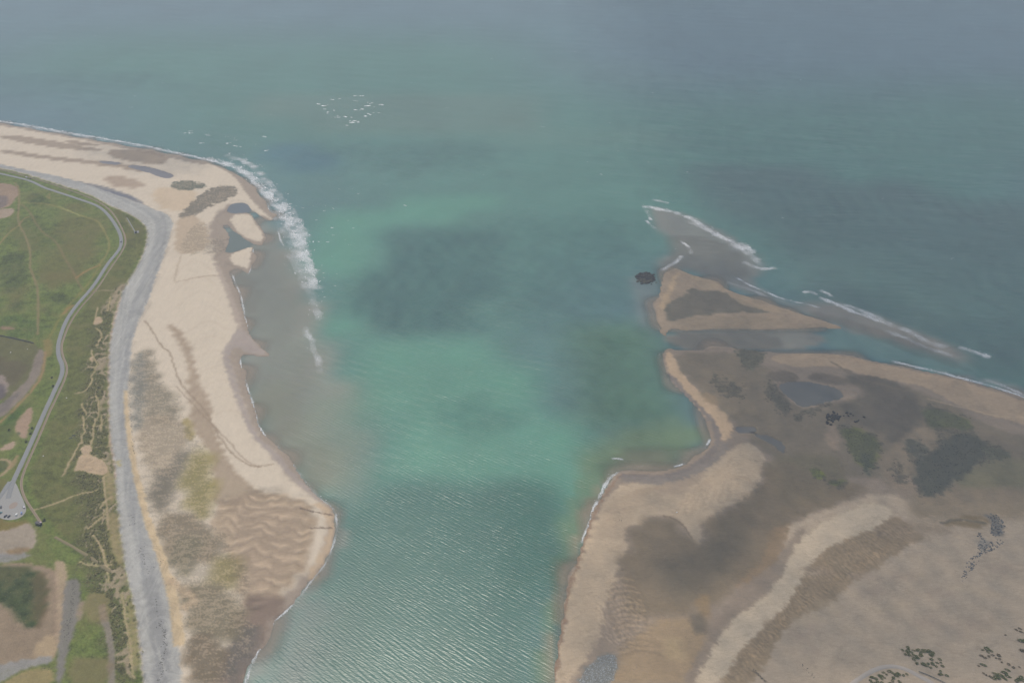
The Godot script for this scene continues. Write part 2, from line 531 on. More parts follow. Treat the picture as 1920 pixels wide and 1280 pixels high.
func map_colours() -> void:
	SURV = Image.create(MW, MH, false, Image.FORMAT_RGBA8)
	var dry := C(198, 183, 163)
	var damp := C(160, 140, 120)
	var wet := C(138, 122, 112)
	SURV.fill(C(150, 135, 120))
	# --- left beach
	tone([-300, 215, 0, 236, 67, 247, 213, 274, 333, 300, 383, 311, 423, 325, 445, 345, 460, 372, 500, 410, 470, 396, 440, 378, 405, 400, 390, 430, 396, 470, 400, 490, 412, 515, 425, 540, 435, 575, 445, 610, 450, 630, 430, 650, 420, 665, 432, 700, 450, 750, 465, 790, 480, 820, 510, 850, 545, 895, 585, 930, 612, 952, 620, 985, 610, 1025, 590, 1065, 560, 1090, 500, 1140, 460, 1160, 400, 1280, 200, 1400, -300, 1400], dry, 9.0)
	tone([430, 413, 440, 404, 460, 401, 471, 405, 478, 420, 490, 432, 494, 446, 488, 456, 462, 448, 440, 430], dry, 4.0)
	tone([426, 480, 470, 463, 472, 468, 466, 506, 455, 503, 436, 496], dry, 4.0)
	tone([380, 305, 420, 318, 446, 338, 466, 372, 500, 404, 512, 413, 495, 408, 465, 386, 440, 366, 400, 345, 380, 330], dry, 5.0)
	# wet hollows along the top of the left beach
	for a in [[0, 252, 80, 262, 180, 280, 210, 286, 120, 282, 0, 262], [110, 262, 160, 268, 200, 274, 150, 276], [200, 280, 260, 282, 320, 291, 310, 312, 250, 305, 205, 296], [0, 280, 60, 290, 150, 300, 220, 306, 300, 318, 280, 326, 200, 312, 100, 302, 0, 288]]:
		tone(a, C(140, 122, 104), 9.0, 0.75)
	tone([100, 338, 180, 346, 260, 372, 272, 390, 300, 402, 320, 410, 300, 412, 260, 392, 200, 366, 130, 346], C(118, 115, 116), 6.0, 0.85)
	tone([125, 343, 240, 366, 262, 380, 210, 366], C(104, 104, 114), 4.0, 0.8)
	tone([200, 325, 260, 340, 280, 352, 240, 356, 190, 344], C(150, 128, 108), 12.0, 0.7)
	tone([280, 355, 360, 350, 375, 385, 350, 400, 310, 396, 290, 380], C(192, 170, 142), 10.0, 0.8)
	# wet rim and run-off on the main left beach
	for a in [[446, 612, 466, 630, 483, 648, 505, 667, 470, 664, 440, 650, 428, 664, 440, 700, 452, 742, 466, 786, 484, 822, 520, 850, 560, 900, 612, 946, 600, 946, 548, 898, 500, 848, 466, 812, 446, 764, 430, 716, 414, 662, 428, 646]]:
		tone(a, C(158, 145, 136), 4.0, 0.9)
	tone([402, 486, 416, 512, 430, 540, 446, 580, 458, 625, 448, 620, 436, 580, 420, 540, 406, 510], C(166, 150, 136), 5.0, 0.9)
	# broad damp swale with a sharp upper lip running down the beach
	tone([308, 604, 336, 618, 358, 650, 366, 690, 378, 730, 396, 762, 402, 775, 380, 790, 352, 755, 352, 700, 350, 668, 330, 640], C(154, 134, 112), 7.0, 0.75)
	tone([350, 770, 385, 765, 402, 805, 420, 850, 450, 900, 490, 925, 560, 935, 470, 945, 400, 960, 398, 900, 398, 850, 365, 815], C(156, 137, 115), 6.0, 0.85)
	trail([272, 602, 284, 620, 300, 648, 320, 664, 325, 690, 338, 720, 360, 745, 385, 770, 402, 805, 428, 845, 450, 866, 475, 878, 500, 874, 515, 870], 2.0, C(140, 121, 100), 1.8, 0.7)
	trail([330, 725, 400, 800, 430, 830, 460, 868, 490, 878], 1.6, C(138, 119, 99), 1.4, 0.6)
	trail([326, 532, 360, 524, 390, 519, 410, 519], 2.4, C(152, 132, 112), 1.8, 0.7)
	trail([327, 530, 332, 500, 340, 480], 2.4, C(160, 141, 118), 2.0, 0.6)
	for k in 22:
		var fy := 470.0 + k * 14.0
		var fx := 300.0 + 0.0 * k
		trail([fx + 18 + k * 2.0, fy + 40, fx + 60 + k * 3.2, fy, fx + 96 + k * 3.5, fy + 26], rng.randf_range(1.6, 4.0), C(180, 160, 136) if k % 2 else C(202, 184, 160), 3.0, 0.2)
	# ripple field and lower corner
	tone([398, 960, 440, 930, 500, 922, 580, 945, 600, 990, 580, 1040, 560, 1085, 500, 1140, 460, 1150, 440, 1090, 425, 1040, 400, 1000], C(166, 145, 121), 9.0, 0.9)
	tone([400, 960, 430, 950, 440, 1000, 430, 1030, 410, 1010, 394, 990], C(176, 155, 130), 6.0, 0.7)
	tone([470, 1110, 545, 1120, 520, 1155, 500, 1190, 480, 1216, 460, 1255, 450, 1290, 380, 1290, 430, 1220, 440, 1160], C(126, 108, 94), 9.0, 0.95)
	tone([440, 1170, 500, 1180, 480, 1215, 445, 1290, 420, 1290, 430, 1220], C(104, 96, 88), 8.0, 0.8)
	trail([592, 946, 612, 957, 622, 980, 616, 1020, 600, 1055, 580, 1085], 9.0, C(184, 160, 132), 4.0, 0.8)
	trail([560, 955, 600, 966, 624, 968], 1.8, C(118, 101, 86), 1.2, 0.8)
	trail([580, 992, 605, 989, 626, 989], 1.8, C(118, 101, 86), 1.2, 0.8)
	# weedy ground of the left beach: slate, olive and yellow-green films over the sand
	tone([254, 652, 282, 656, 296, 690, 304, 735, 330, 742, 342, 790, 330, 800, 300, 805, 280, 790, 262, 760, 250, 720], C(126, 116, 96), 14.0, 0.65)
	tone([252, 660, 272, 660, 272, 720, 268, 800, 256, 830, 246, 780, 248, 700], C(130, 127, 117), 9.0, 0.8)
	tone([262, 780, 300, 775, 345, 790, 362, 830, 330, 880, 300, 900, 275, 880, 258, 830], C(160, 142, 118), 10.0, 0.6)
	tone([270, 900, 310, 880, 350, 840, 364, 850, 350, 900, 320, 950, 292, 975, 276, 950], C(116, 107, 91), 14.0, 0.8)
	tone([345, 850, 365, 840, 398, 850, 400, 900, 400, 960, 395, 985, 375, 985, 345, 965, 342, 900], C(142, 130, 74), 15.0, 0.8)
	tone([345, 780, 362, 790, 366, 830, 352, 830, 342, 800], C(142, 126, 76), 5.0, 0.7)
	tone([290, 960, 350, 960, 395, 985, 430, 1040, 380, 1060, 320, 1070, 300, 1020], C(132, 117, 94), 12.0, 0.85)
	tone([318, 1010, 350, 1000, 380, 1020, 372, 1080, 330, 1095, 316, 1060], C(118, 110, 86), 14.0, 0.75)
	tone([390, 1045, 425, 1035, 450, 1060, 462, 1090, 440, 1118, 405, 1105, 384, 1075], C(142, 128, 76), 15.0, 0.75)
	tone([330, 1090, 380, 1090, 450, 1120, 470, 1180, 440, 1220, 370, 1200, 345, 1150], C(122, 110, 85), 14.0, 0.8)
	tone([345, 1180, 400, 1190, 430, 1230, 420, 1290, 350, 1290], C(122, 106, 84), 9.0, 0.9)
	# brown-grey weed mats near the bend
	tone([318, 345, 345, 338, 384, 346, 388, 352, 352, 360, 322, 356], C(86, 90, 76), 3.0, 0.85)
	tone([365, 374, 400, 351, 440, 349, 448, 363, 428, 376, 395, 388, 362, 408, 332, 412, 345, 396], C(116, 107, 92), 4.0, 0.9)
	tone([330, 410, 365, 404, 380, 420, 392, 440, 390, 470, 345, 480, 326, 470, 330, 440], C(170, 148, 122), 6.0, 0.7)
	# --- shingle ridge and its bands
	tone(shingle_outline(), C(170, 167, 161), 2.2, 1.0)
	trail([0, 314, 67, 329, 127, 341, 187, 360, 250, 390, 298, 415, 300, 440, 290, 480, 276, 516, 258, 560, 238, 610, 228, 660, 225, 720, 224, 780, 230, 850, 240, 900, 246, 950, 256, 1000, 272, 1060, 288, 1120, 296, 1180, 302, 1290], 13.0, C(157, 155, 152), 6.0, 0.8)
	trail([160, 352, 233, 384, 284, 410, 290, 440, 276, 490, 260, 530, 240, 580, 222, 640, 216, 700, 216, 780, 224, 860, 232, 940, 242, 1000, 262, 1080, 274, 1150, 284, 1290], 7.0, C(180, 177, 170), 4.0, 0.7)
	trail([300, 400, 313, 425, 308, 455, 296, 500, 278, 555, 250, 615, 238, 660, 236, 720], 5.0, C(148, 146, 144), 4.0, 0.7)
	trail([278, 1090, 292, 1150, 300, 1210, 306, 1290], 14.0, C(148, 146, 143), 5.0, 0.8)
	for k in 60:
		var t := rng.randf()
		var yy := lerpf(380.0, 1240.0, t)
		var xx: float = 230.0 + 60.0 * maxf(0.0, (560.0 - yy) / 180.0) + maxf(0.0, (yy - 800.0) / 480.0) * 70.0 + rng.randf_range(-12, 12)
		trail([xx, yy, xx - 8.0 + maxf(0.0, yy - 800.0) * 0.03, yy + 30, xx - 10.0 + maxf(0.0, yy - 800.0) * 0.07, yy + 62], rng.randf_range(0.8, 2.2), C(146, 145, 143) if rng.randf() < 0.5 else C(186, 183, 176), 1.4, 0.5)
	# sand blown over the foot of the shingle
	trail([236, 735, 237, 765, 241, 813, 248, 855, 257, 900, 266, 935, 274, 970, 291, 1015, 304, 1050, 316, 1090, 328, 1136, 334, 1186, 337, 1215], 4.5, C(196, 173, 138), 2.0, 0.95, 11.0)
	trail([316, 1090, 340, 1110, 362, 1118, 366, 1135, 340, 1140], 9.0, C(184, 160, 130), 5.0, 0.85)
	trail([203, 640, 202, 700, 202, 800, 212, 870, 216, 900], 4.0, C(190, 165, 145), 2.4, 0.8)
	trail([226, 560, 212, 610, 205, 645], 4.0, C(196, 170, 146), 2.4, 0.8)
	tone([218, 868, 228, 868, 228, 880, 219, 880], C(178, 166, 124), 3.0, 0.8)
	# --- turf
	var turf := C(113, 125, 63)
	tone([-420, 255, 0, 318, 62, 335, 109, 350, 161, 366, 208, 391, 234, 402, 266, 421, 275, 434, 275, 450, 270, 472, 260, 500, 238, 533, 225, 557, 211, 607, 203, 650, 201, 700, 201, 767, 203, 827, 213, 890, 218, 950, 226, 1033, 244, 1112, 256, 1172, 268, 1280, 272, 1400, -420, 1400], turf, 2.5)
	for a in [[80, 430, 150, 400, 210, 420, 190, 470, 120, 470], [70, 480, 160, 450, 200, 480, 150, 530, 60, 540], [110, 378, 160, 385, 170, 400, 120, 405], [20, 545, 60, 540, 50, 570, 20, 570], [60, 520, 110, 510, 150, 505, 130, 540, 70, 545]]:
		tone(a, C(118, 104, 64), 18.0, 0.42)
	for a in [[0, 480, 40, 470, 60, 520, 30, 560, 0, 550], [85, 552, 130, 556, 140, 575, 105, 578], [15, 565, 45, 565, 45, 592, 20, 595], [78, 585, 98, 585, 95, 596], [60, 360, 100, 380, 90, 392, 40, 384]]:
		tone(a, C(78, 86, 48), 10.0, 0.5)
	tone([40, 400, 90, 420, 110, 470, 60, 490, 20, 460, 10, 420], C(100, 108, 54), 20.0, 0.6)
	tone([0, 590, 60, 600, 90, 630, 60, 645, 0, 630], C(90, 108, 54), 10.0, 0.7)
	tone([0, 614, 30, 619, 30, 622, 0, 624], C(150, 124, 100), 2.5, 0.9)
	tone([212, 394, 236, 405, 264, 424, 273, 440, 268, 470, 240, 470, 238, 440, 220, 410], C(96, 94, 58), 8.0, 0.7)
	tone([232, 440, 250, 440, 250, 452, 234, 452], C(140, 116, 60), 3.0, 0.7)
	tone([212, 396, 236, 406, 264, 424, 274, 440, 270, 470, 256, 500, 236, 533, 224, 557, 210, 607, 202, 650, 201, 767, 203, 827, 213, 890, 218, 950, 226, 1033, 236, 1080, 200, 1070, 150, 1035, 90, 985, 50, 905, 80, 840, 118, 740, 132, 700, 124, 670, 122, 640, 150, 590, 210, 510, 240, 470, 232, 425], C(110, 110, 62), 6.0, 0.75)
	# worn places and trails
	var worn := C(160, 132, 92)
	tone([-200, 330, 0, 346, 33, 351, 38, 368, 28, 378, 14, 396, -60, 400], C(168, 142, 122), 4.0, 0.95)
	tone([-100, 372, 0, 370, 18, 372, 12, 390, 0, 394, -60, 396], C(132, 118, 112), 4.0, 0.8)
	tone([-80, 402, 0, 396, 22, 394, 28, 396, 26, 404, 14, 412, -20, 416], C(178, 156, 136), 2.5, 0.95)
	trail([28, 346, 36, 356, 36, 384, 34, 410, 36, 426, 46, 442, 54, 462, 58, 480, 56, 505, 62, 520, 70, 540, 72, 560, 72, 590, 71, 632], 3.4, C(146, 130, 90), 1.6, 0.9)
	trail([36, 384, 60, 384, 90, 386, 120, 396, 150, 408, 182, 416, 192, 430, 200, 446, 206, 458, 204, 472, 196, 488, 186, 500], 3.4, C(150, 140, 82), 2.0, 0.85)
	trail([108, 390, 138, 402, 150, 409], 2.0, C(176, 178, 112), 1.4, 0.8)
	trail([36, 426, 44, 414, 58, 409], 2.6, worn, 1.6, 0.8)
	trail([36, 426, 16, 440, 0, 462, -30, 490], 3.4, C(156, 136, 88), 1.8, 0.8)
	trail([40, 386, 56, 400, 66, 420, 80, 440, 100, 452, 112, 466, 118, 482, 128, 498, 140, 518, 143, 524, 150, 540, 160, 552, 176, 550], 3.2, C(140, 122, 84), 2.0, 0.75)
	trail([190, 500, 170, 508, 152, 518, 142, 526], 4.0, C(164, 130, 84), 2.0, 0.85)
	trail([188, 502, 174, 525, 160, 545, 145, 560, 126, 580, 116, 595, 108, 608, 98, 630, 88, 645, 84, 660], 4.2, C(136, 130, 66), 2.0, 0.8)
	trail([138, 576, 126, 585, 120, 594], 5.0, C(160, 128, 82), 2.0, 0.8)
	trail([0, 602, 30, 614, 60, 634, 84, 650, 92, 662], 3.2, C(112, 124, 66), 1.6, 0.8)
	tone([80, 640, 100, 640, 100, 668, 92, 676, 84, 668], C(146, 128, 78), 3.0, 0.8)
	trail([92, 366, 95, 378, 90, 374, 88, 370], 2.2, worn, 1.4, 0.7)
	trail([176, 551, 200, 548, 225, 551], 2.0, C(170, 150, 122), 1.2, 0.9)
	trail([235, 412, 243, 424, 254, 440], 2.2, C(160, 150, 112), 1.4, 0.8)
	trail([256, 448, 258, 470, 256, 490], 2.2, C(130, 130, 74), 1.4, 0.6)
	# saltmarsh, creek and mud on the landward side
	tone([-200, 600, 0, 634, 40, 640, 66, 648, 84, 662, 72, 690, 60, 715, 40, 740, 0, 760, -200, 790], C(112, 108, 72), 5.0, 0.9)
	tone([-200, 660, 0, 676, 40, 680, 55, 690, 45, 715, 10, 735, -200, 750], C(104, 94, 72), 8.0, 0.7)
	tone([-200, 690, 0, 704, 14, 716, 18, 730, 10, 748, -200, 770], C(158, 142, 132), 4.0, 0.9)
	tone([-200, 700, 0, 722, 10, 730, 12, 746, 0, 756, -200, 780], C(108, 98, 98), 4.0, 0.9)
	tone([74, 657, 86, 664, 81, 690, 73, 715, 55, 738, 25, 770, 0, 792, -200, 850, -200, 760, 0, 770, 24, 742, 44, 725, 56, 710, 62, 688, 68, 668], C(146, 132, 120), 2.5, 0.95)
	tone([0, 760, 26, 746, 40, 736, 24, 764, 0, 784], C(124, 114, 108), 4.0, 0.7)
	trail([86, 664, 84, 690, 76, 715, 60, 738, 40, 758, 28, 772, 0, 798], 4.0, C(160, 132, 92), 2.0, 0.9)
	tone([28, 775, 58, 756, 54, 772, 30, 790, 26, 812, 16, 836, 0, 838, -40, 840, -40, 810, 0, 806], C(82, 104, 46), 5.0, 0.8)
	tone([58, 766, 62, 770, 62, 788, 55, 802, 52, 822, 46, 830, 30, 816, 28, 802, 40, 784], C(176, 148, 126), 2.5, 0.95)
	tone([0, 846, 15, 836, 32, 830, 30, 840, 22, 848, 0, 851], C(184, 158, 136), 2.5, 0.95)
	tone([33, 814, 41, 816, 38, 820, 32, 819], C(100, 108, 74), 1.5, 0.9)
	tone([-40, 866, 0, 866, 14, 872, 18, 882, 8, 890, -40, 896], C(82, 98, 56), 3.0, 0.9)
	trail([0, 866, 14, 867, 21, 874, 18, 884, 10, 892, 0, 898, -20, 902], 4.0, C(176, 152, 122), 2.0, 0.9)
	trail([34, 858, 28, 870, 18, 884], 5.0, C(166, 140, 106), 2.0, 0.8)
	tone([-60, 902, 0, 904, 20, 905, 6, 926, -10, 946, -60, 960], C(122, 116, 66), 5.0, 0.7)
	# turning area surrounds and gravel below it
	tone([-60, 972, 0, 978, 30, 984, 50, 978, 56, 990, 30, 998, 0, 1004, -60, 1008], C(136, 118, 66), 4.0, 0.85)
	tone([-60, 1004, 0, 1002, 30, 994, 50, 985, 64, 990, 70, 1004, 68, 1030, 40, 1044, 0, 1052, -60, 1060], C(172, 156, 140), 3.5, 0.95)
	tone([-60, 1040, 0, 1044, 50, 1040, 60, 1046, 40, 1056, 0, 1062, -60, 1064], C(150, 146, 142), 3.0, 0.9)
	tone([10, 1036, 55, 1030, 58, 1040, 20, 1046], C(150, 124, 88), 3.0, 0.7)
	tone([-60, 1064, 0, 1064, 40, 1060, 80, 1066, 105, 1072, 112, 1100, 112, 1180, 108, 1240, 60, 1250, 0, 1262, -60, 1270], C(160, 138, 116), 3.5, 0.95)
	tone([-20, 1068, 30, 1066, 80, 1076, 92, 1100, 86, 1150, 70, 1186, 40, 1176, 16, 1140, -20, 1130], C(68, 82, 44), 6.0, 0.9)
	tone([60, 1080, 88, 1078, 94, 1130, 86, 1170, 70, 1190, 64, 1140], C(116, 98, 70), 5.0, 0.6)
	tone([60, 1220, 100, 1190, 110, 1210, 104, 1240, 70, 1246], C(190, 166, 132), 4.0, 0.8)
	tone([-60, 1262, 0, 1252, 50, 1240, 100, 1236, 100, 1248, 60, 1256, 20, 1272, 0, 1290, -60, 1290], C(156, 152, 146), 3.0, 0.95)
	tone([10, 1280, 60, 1258, 100, 1256, 106, 1290, 10, 1300], C(170, 148, 106), 3.0, 0.8)
	tone([100, 1050, 128, 1060, 128, 1120, 120, 1180, 112, 1220, 104, 1215, 108, 1140], C(184, 160, 134), 3.0, 0.9)
	# muddy creek bed and the grey track beside it
	tone([122, 1090, 152, 1090, 152, 1130, 148, 1164, 138, 1195, 128, 1225, 118, 1290, 104, 1290, 108, 1240, 112, 1200, 118, 1160], C(138, 132, 124), 2.5, 0.95)
	tone([150, 1130, 162, 1130, 158, 1150, 148, 1176, 144, 1160], C(160, 142, 122), 3.0, 0.9)
	trail([192, 1140, 196, 1165, 205, 1190, 210, 1220, 211, 1290], 7.0, C(150, 138, 126), 2.0, 0.9)
	tone([160, 1120, 200, 1110, 215, 1150, 200, 1180, 170, 1170, 156, 1150], C(150, 128, 98), 6.0, 0.6)
	tone([128, 1240, 200, 1236, 220, 1250, 200, 1290, 130, 1290], C(140, 122, 90), 6.0, 0.6)
	# blow-outs and sandy paths in the dunes
	var bare := C(200, 174, 144)
	for a in [[150, 846, 172, 840, 176, 850, 168, 856, 178, 862, 196, 868, 205, 884, 206, 893, 188, 898, 172, 896, 150, 886, 136, 892, 148, 868, 156, 856], [178, 600, 190, 598, 195, 610, 182, 614, 174, 614], [170, 672, 176, 676, 175, 684, 168, 682]]:
		tone(a, bare, 1.6, 0.95)
	for a in [[189, 640, 184, 652, 182, 655], [171, 660, 174, 672, 180, 682, 185, 690, 176, 705, 170, 712, 176, 720, 166, 734, 154, 741, 140, 742], [178, 748, 186, 756, 187, 782, 178, 796, 176, 812, 175, 830, 172, 842], [155, 760, 154, 768, 162, 778, 163, 784], [155, 785, 159, 796, 158, 808, 161, 818, 153, 826, 154, 838], [191, 785, 191, 806, 190, 815], [206, 826, 207, 840, 200, 846],
		[150, 836, 120, 895, 116, 898], [62, 962, 90, 954, 120, 944, 140, 934, 165, 930, 185, 926], [196, 900, 198, 930, 202, 960, 204, 1000], [188, 960, 200, 945, 210, 935], [165, 1000, 185, 985, 200, 970], [176, 1010, 190, 1030, 200, 1060, 206, 1100], [150, 1060, 180, 1070, 214, 1066], [230, 1120, 236, 1160, 246, 1220, 252, 1280], [184, 580, 181, 590, 180, 600], [208, 560, 206, 575, 202, 590], [180, 620, 192, 630, 188, 645]]:
		trail(a, 2.2, bare, 1.3, 0.85)
	for a in [[196, 890, 214, 890, 218, 940, 208, 960, 200, 930], [205, 965, 222, 965, 226, 1020, 234, 1060, 226, 1070, 210, 1040, 204, 1000], [236, 1120, 248, 1130, 258, 1180, 264, 1250, 250, 1260, 244, 1200]]:
		tone(a, C(184, 160, 126), 4.0, 0.6)
	map_right(dry, damp)

func map_right(dry: Color, damp: Color) -> void:
	tone([1030, 1300, 1038, 1240, 1047, 1203, 1062, 1113, 1090, 1026, 1107, 976, 1143, 903, 1200, 880, 1300, 850, 1340, 815, 1240, 690, 1240, 630, 1400, 630, 1600, 650, 1920, 730, 2400, 880, 2400, 1400, 1030, 1400], C(142, 126, 110), 4.0)
	# bright bars along the river edge
	tone([1251, 658, 1260, 664, 1277, 697, 1300, 727, 1333, 754, 1360, 773, 1375, 797, 1373, 817, 1363, 830, 1350, 826, 1340, 804, 1313, 770, 1283, 743, 1257, 707, 1247, 680], C(190, 162, 132), 2.5, 0.95, 1)
	tone([1363, 853, 1380, 838, 1410, 830, 1430, 850, 1434, 870, 1424, 900, 1407, 933, 1367, 953, 1312, 980, 1318, 1014, 1310, 1028, 1296, 1018, 1284, 990, 1266, 972, 1240, 968, 1212, 972, 1205, 988, 1176, 984, 1172, 1010, 1180, 1035, 1160, 1055, 1156, 1090, 1135, 1140, 1130, 1180, 1110, 1220, 1090, 1250, 1060, 1290, 1040, 1290, 1052, 1200, 1064, 1150, 1070, 1110, 1085, 1072, 1098, 1024, 1116, 980, 1140, 926, 1175, 905, 1240, 908, 1300, 890, 1340, 872], C(178, 158, 134), 4.0, 0.95)
	trail([1060, 1150, 1075, 1090, 1098, 1026, 1116, 978], 7.0, C(198, 174, 144), 4.0, 0.5)
	tone([1220, 905, 1300, 888, 1330, 872, 1300, 920, 1262, 936, 1225, 930], C(156, 137, 118), 9.0, 0.7)
	for k in 16:
		var o := k * 7.5
		trail([1250 + o * 1.2, 975 - o * 0.35, 1300 + o * 0.7, 915 - o * 0.2, 1352 + o * 0.45, 880 + o * 0.2, 1370 + o * 0.45, 860 + o * 0.55], rng.randf_range(1.4, 2.6), C(166, 144, 120) if k % 2 else C(198, 174, 146), 2.0, 0.45)
	for k in 9:
		trail([1120 + k * 6, 1010, 1132 + k * 7, 975 - k * 2, 1160 + k * 8, 935 - k * 2, 1210 + k * 6, 915], 1.8, C(164, 142, 118), 2.2, 0.4)
	trail([1040, 1275, 1049, 1203, 1060, 1153, 1064, 1113, 1079, 1073, 1092, 1026, 1109, 976, 1128, 938, 1148, 905, 1166, 892], 3.2, C(140, 114, 92), 1.4, 0.85)
	trail([1240, 968, 1262, 971, 1284, 988, 1298, 1012], 2.2, C(108, 92, 76), 1.5, 0.8)
	# grey-brown rim of the shallow bay
	trail([1163, 894, 1230, 900, 1290, 884, 1326, 862, 1346, 836, 1346, 812, 1334, 788, 1305, 758, 1280, 732, 1252, 700], 7.0, C(120, 110, 104), 3.0, 0.85)
	trail([1170, 900, 1240, 906, 1300, 888, 1345, 862, 1362, 834], 10.0, C(130, 120, 112), 4.0, 0.8)
	# wet flats
	tone([1262, 668, 1330, 660, 1400, 662, 1440, 690, 1450, 720, 1490, 770, 1560, 760, 1640, 745, 1620, 730, 1560, 712, 1640, 715, 1720, 735, 1790, 765, 1850, 800, 1920, 820, 2200, 870, 2200, 930, 1900, 900, 1700, 900, 1600, 900, 1500, 880, 1430, 850, 1380, 790, 1320, 740, 1280, 700], C(122, 110, 92), 9.0, 0.9)
	tone([1560, 705, 1640, 700, 1700, 728, 1740, 760, 1732, 800, 1700, 850, 1640, 810, 1600, 790, 1560, 770, 1600, 750, 1630, 738], C(100, 92, 80), 12.0, 0.9)
	tone([1435, 700, 1480, 696, 1500, 708, 1496, 716, 1450, 718], C(104, 94, 82), 3.0, 0.8)
	tone([1505, 704, 1560, 702, 1600, 722, 1560, 722, 1520, 714], C(104, 94, 82), 3.0, 0.7)
	tone([1290, 690, 1340, 690, 1400, 720, 1430, 760, 1400, 790, 1360, 770, 1310, 730], C(138, 122, 100), 12.0, 0.7)
	tone([1310, 736, 1340, 740, 1350, 756, 1330, 762], C(150, 128, 100), 5.0, 0.8)
	tone([1545, 795, 1570, 800, 1580, 840, 1565, 850, 1548, 830], C(152, 132, 112), 6.0, 0.8)
	tone([1640, 870, 1690, 820, 1740, 790, 1755, 840, 1720, 850, 1700, 880, 1720, 930, 1660, 920], C(146, 128, 106), 10.0, 0.75)
	tone([1450, 850, 1560, 850, 1600, 900, 1560, 960, 1480, 960, 1440, 920], C(114, 104, 82), 12.0, 0.9)
	# dark water-filled sands
	tone([1176, 990, 1206, 990, 1214, 974, 1244, 970, 1268, 976, 1286, 996, 1298, 1022, 1312, 1030, 1320, 1012, 1314, 984, 1370, 956, 1410, 936, 1428, 902, 1438, 866, 1470, 860, 1530, 890, 1600, 915, 1640, 918, 1600, 940, 1530, 962, 1482, 985, 1468, 1030, 1440, 1070, 1400, 1098, 1340, 1130, 1280, 1150, 1230, 1168, 1176, 1150, 1158, 1110, 1160, 1060, 1182, 1036, 1174, 1012], C(120, 105, 84), 13.0, 0.92)
	tone([1340, 985, 1400, 950, 1420, 990, 1400, 1060, 1330, 1100, 1240, 1110, 1200, 1080, 1260, 1040, 1320, 1030], C(106, 95, 78), 24.0, 0.9)
	tone([1440, 1000, 1478, 985, 1500, 978, 1480, 1000, 1474, 1030, 1450, 1060, 1420, 1085, 1370, 1112, 1400, 1080, 1430, 1050], C(146, 120, 90), 6.0, 0.55)
	tone([1310, 1110, 1332, 1120, 1338, 1150, 1320, 1170, 1300, 1160], C(142, 118, 84), 6.0, 0.7)
	tone([1230, 1165, 1290, 1150, 1330, 1170, 1330, 1220, 1280, 1290, 1130, 1290, 1150, 1250, 1180, 1200], C(150, 128, 98), 9.0, 0.8)
	tone([1240, 1200, 1280, 1190, 1290, 1230, 1260, 1250, 1240, 1230], C(168, 147, 112), 9.0, 0.5)
	tone([1296, 1150, 1322, 1150, 1330, 1180, 1316, 1196, 1290, 1180], C(106, 95, 80), 6.0, 0.8)
	for k in 26:
		var y := 1085.0 + k * 5.5
		trail([1136 + rng.randf_range(-6, 6) + k * 1.0, y + 10, 1160 + k * 1.6, y, 1190 + k * 2.2, y + 8 + rng.randf_range(-4, 4)], rng.randf_range(1.2, 2.6), C(120, 104, 84) if k % 2 else C(176, 152, 122), 2.0, 0.5)
	# pebbly corner
	tone([1078, 1290, 1100, 1254, 1120, 1232, 1150, 1226, 1160, 1240, 1150, 1290], C(112, 112, 108), 3.5, 0.92)
	# dry upper sands, the pale band and the rippled hollow behind it
	tone([1480, 980, 1560, 955, 1640, 925, 1700, 935, 1760, 950, 1850, 940, 2000, 950, 2400, 960, 2400, 1400, 1270, 1400, 1300, 1290, 1320, 1225, 1380, 1150, 1450, 1090, 1470, 1030], C(172, 154, 133), 6.0, 0.95)
	tone([1380, 1105, 1440, 1070, 1474, 1026, 1500, 985, 1510, 1006, 1486, 1040, 1462, 1098, 1368, 1168, 1334, 1224, 1300, 1290, 1280, 1290, 1310, 1220, 1350, 1160], C(136, 120, 104), 4.0, 0.75)
	tone([1645, 946, 1680, 962, 1660, 980, 1640, 995, 1583, 1012, 1547, 1032, 1514, 1066, 1494, 1112, 1468, 1145, 1434, 1175, 1384, 1229, 1345, 1290, 1298, 1290, 1332, 1228, 1366, 1172, 1459, 1102, 1482, 1042, 1500, 1014, 1566, 968, 1620, 948], C(190, 172, 148), 2.6, 0.95, 1)
	tone([1345, 1290, 1384, 1229, 1434, 1175, 1468, 1145, 1494, 1112, 1514, 1066, 1547, 1032, 1583, 1012, 1640, 995, 1680, 968, 1700, 985, 1720, 1000, 1740, 1010, 1700, 1022, 1690, 1035, 1640, 1070, 1590, 1100, 1565, 1128, 1500, 1160, 1470, 1185, 1440, 1240, 1400, 1290], C(146, 126, 100), 3.5, 0.95, 1)
	for k in 120:
		var t := rng.randf()
		var q := Vector2(1390, 1245).lerp(Vector2(1690, 1010), t) + Vector2(-0.5, 0.35) * rng.randf_range(-26, 60) * (0.5 + 0.5 * sin(t * 3.1))
		q += Vector2(10, -30) * sin(t * PI)
		trail([q.x, q.y, q.x + rng.randf_range(5, 9), q.y + rng.randf_range(4, 9)], rng.randf_range(0.8, 1.8), C(172, 146, 112) if rng.randf() < 0.65 else C(124, 106, 84), 1.2, 0.6)
	tone([1620, 1000, 1700, 975, 1780, 985, 1800, 1000, 1720, 1010, 1660, 1020], C(140, 122, 100), 9.0, 0.6)
	tone([1700, 930, 1800, 900, 1920, 880, 2100, 890, 2100, 960, 1900, 985, 1760, 985, 1690, 960], C(134, 118, 96), 14.0, 0.85)
	tone([1800, 880, 1900, 855, 1990, 870, 1960, 910, 1840, 925, 1780, 915], C(118, 112, 86), 12.0, 0.8)
	tone([1760, 985, 1790, 972, 1840, 968, 1860, 980, 1836, 995, 1800, 990], C(122, 104, 74), 4.0, 0.8)
	trail([1765, 983, 1790, 976, 1812, 978, 1850, 984], 3.0, C(92, 86, 74), 2.0, 0.8)
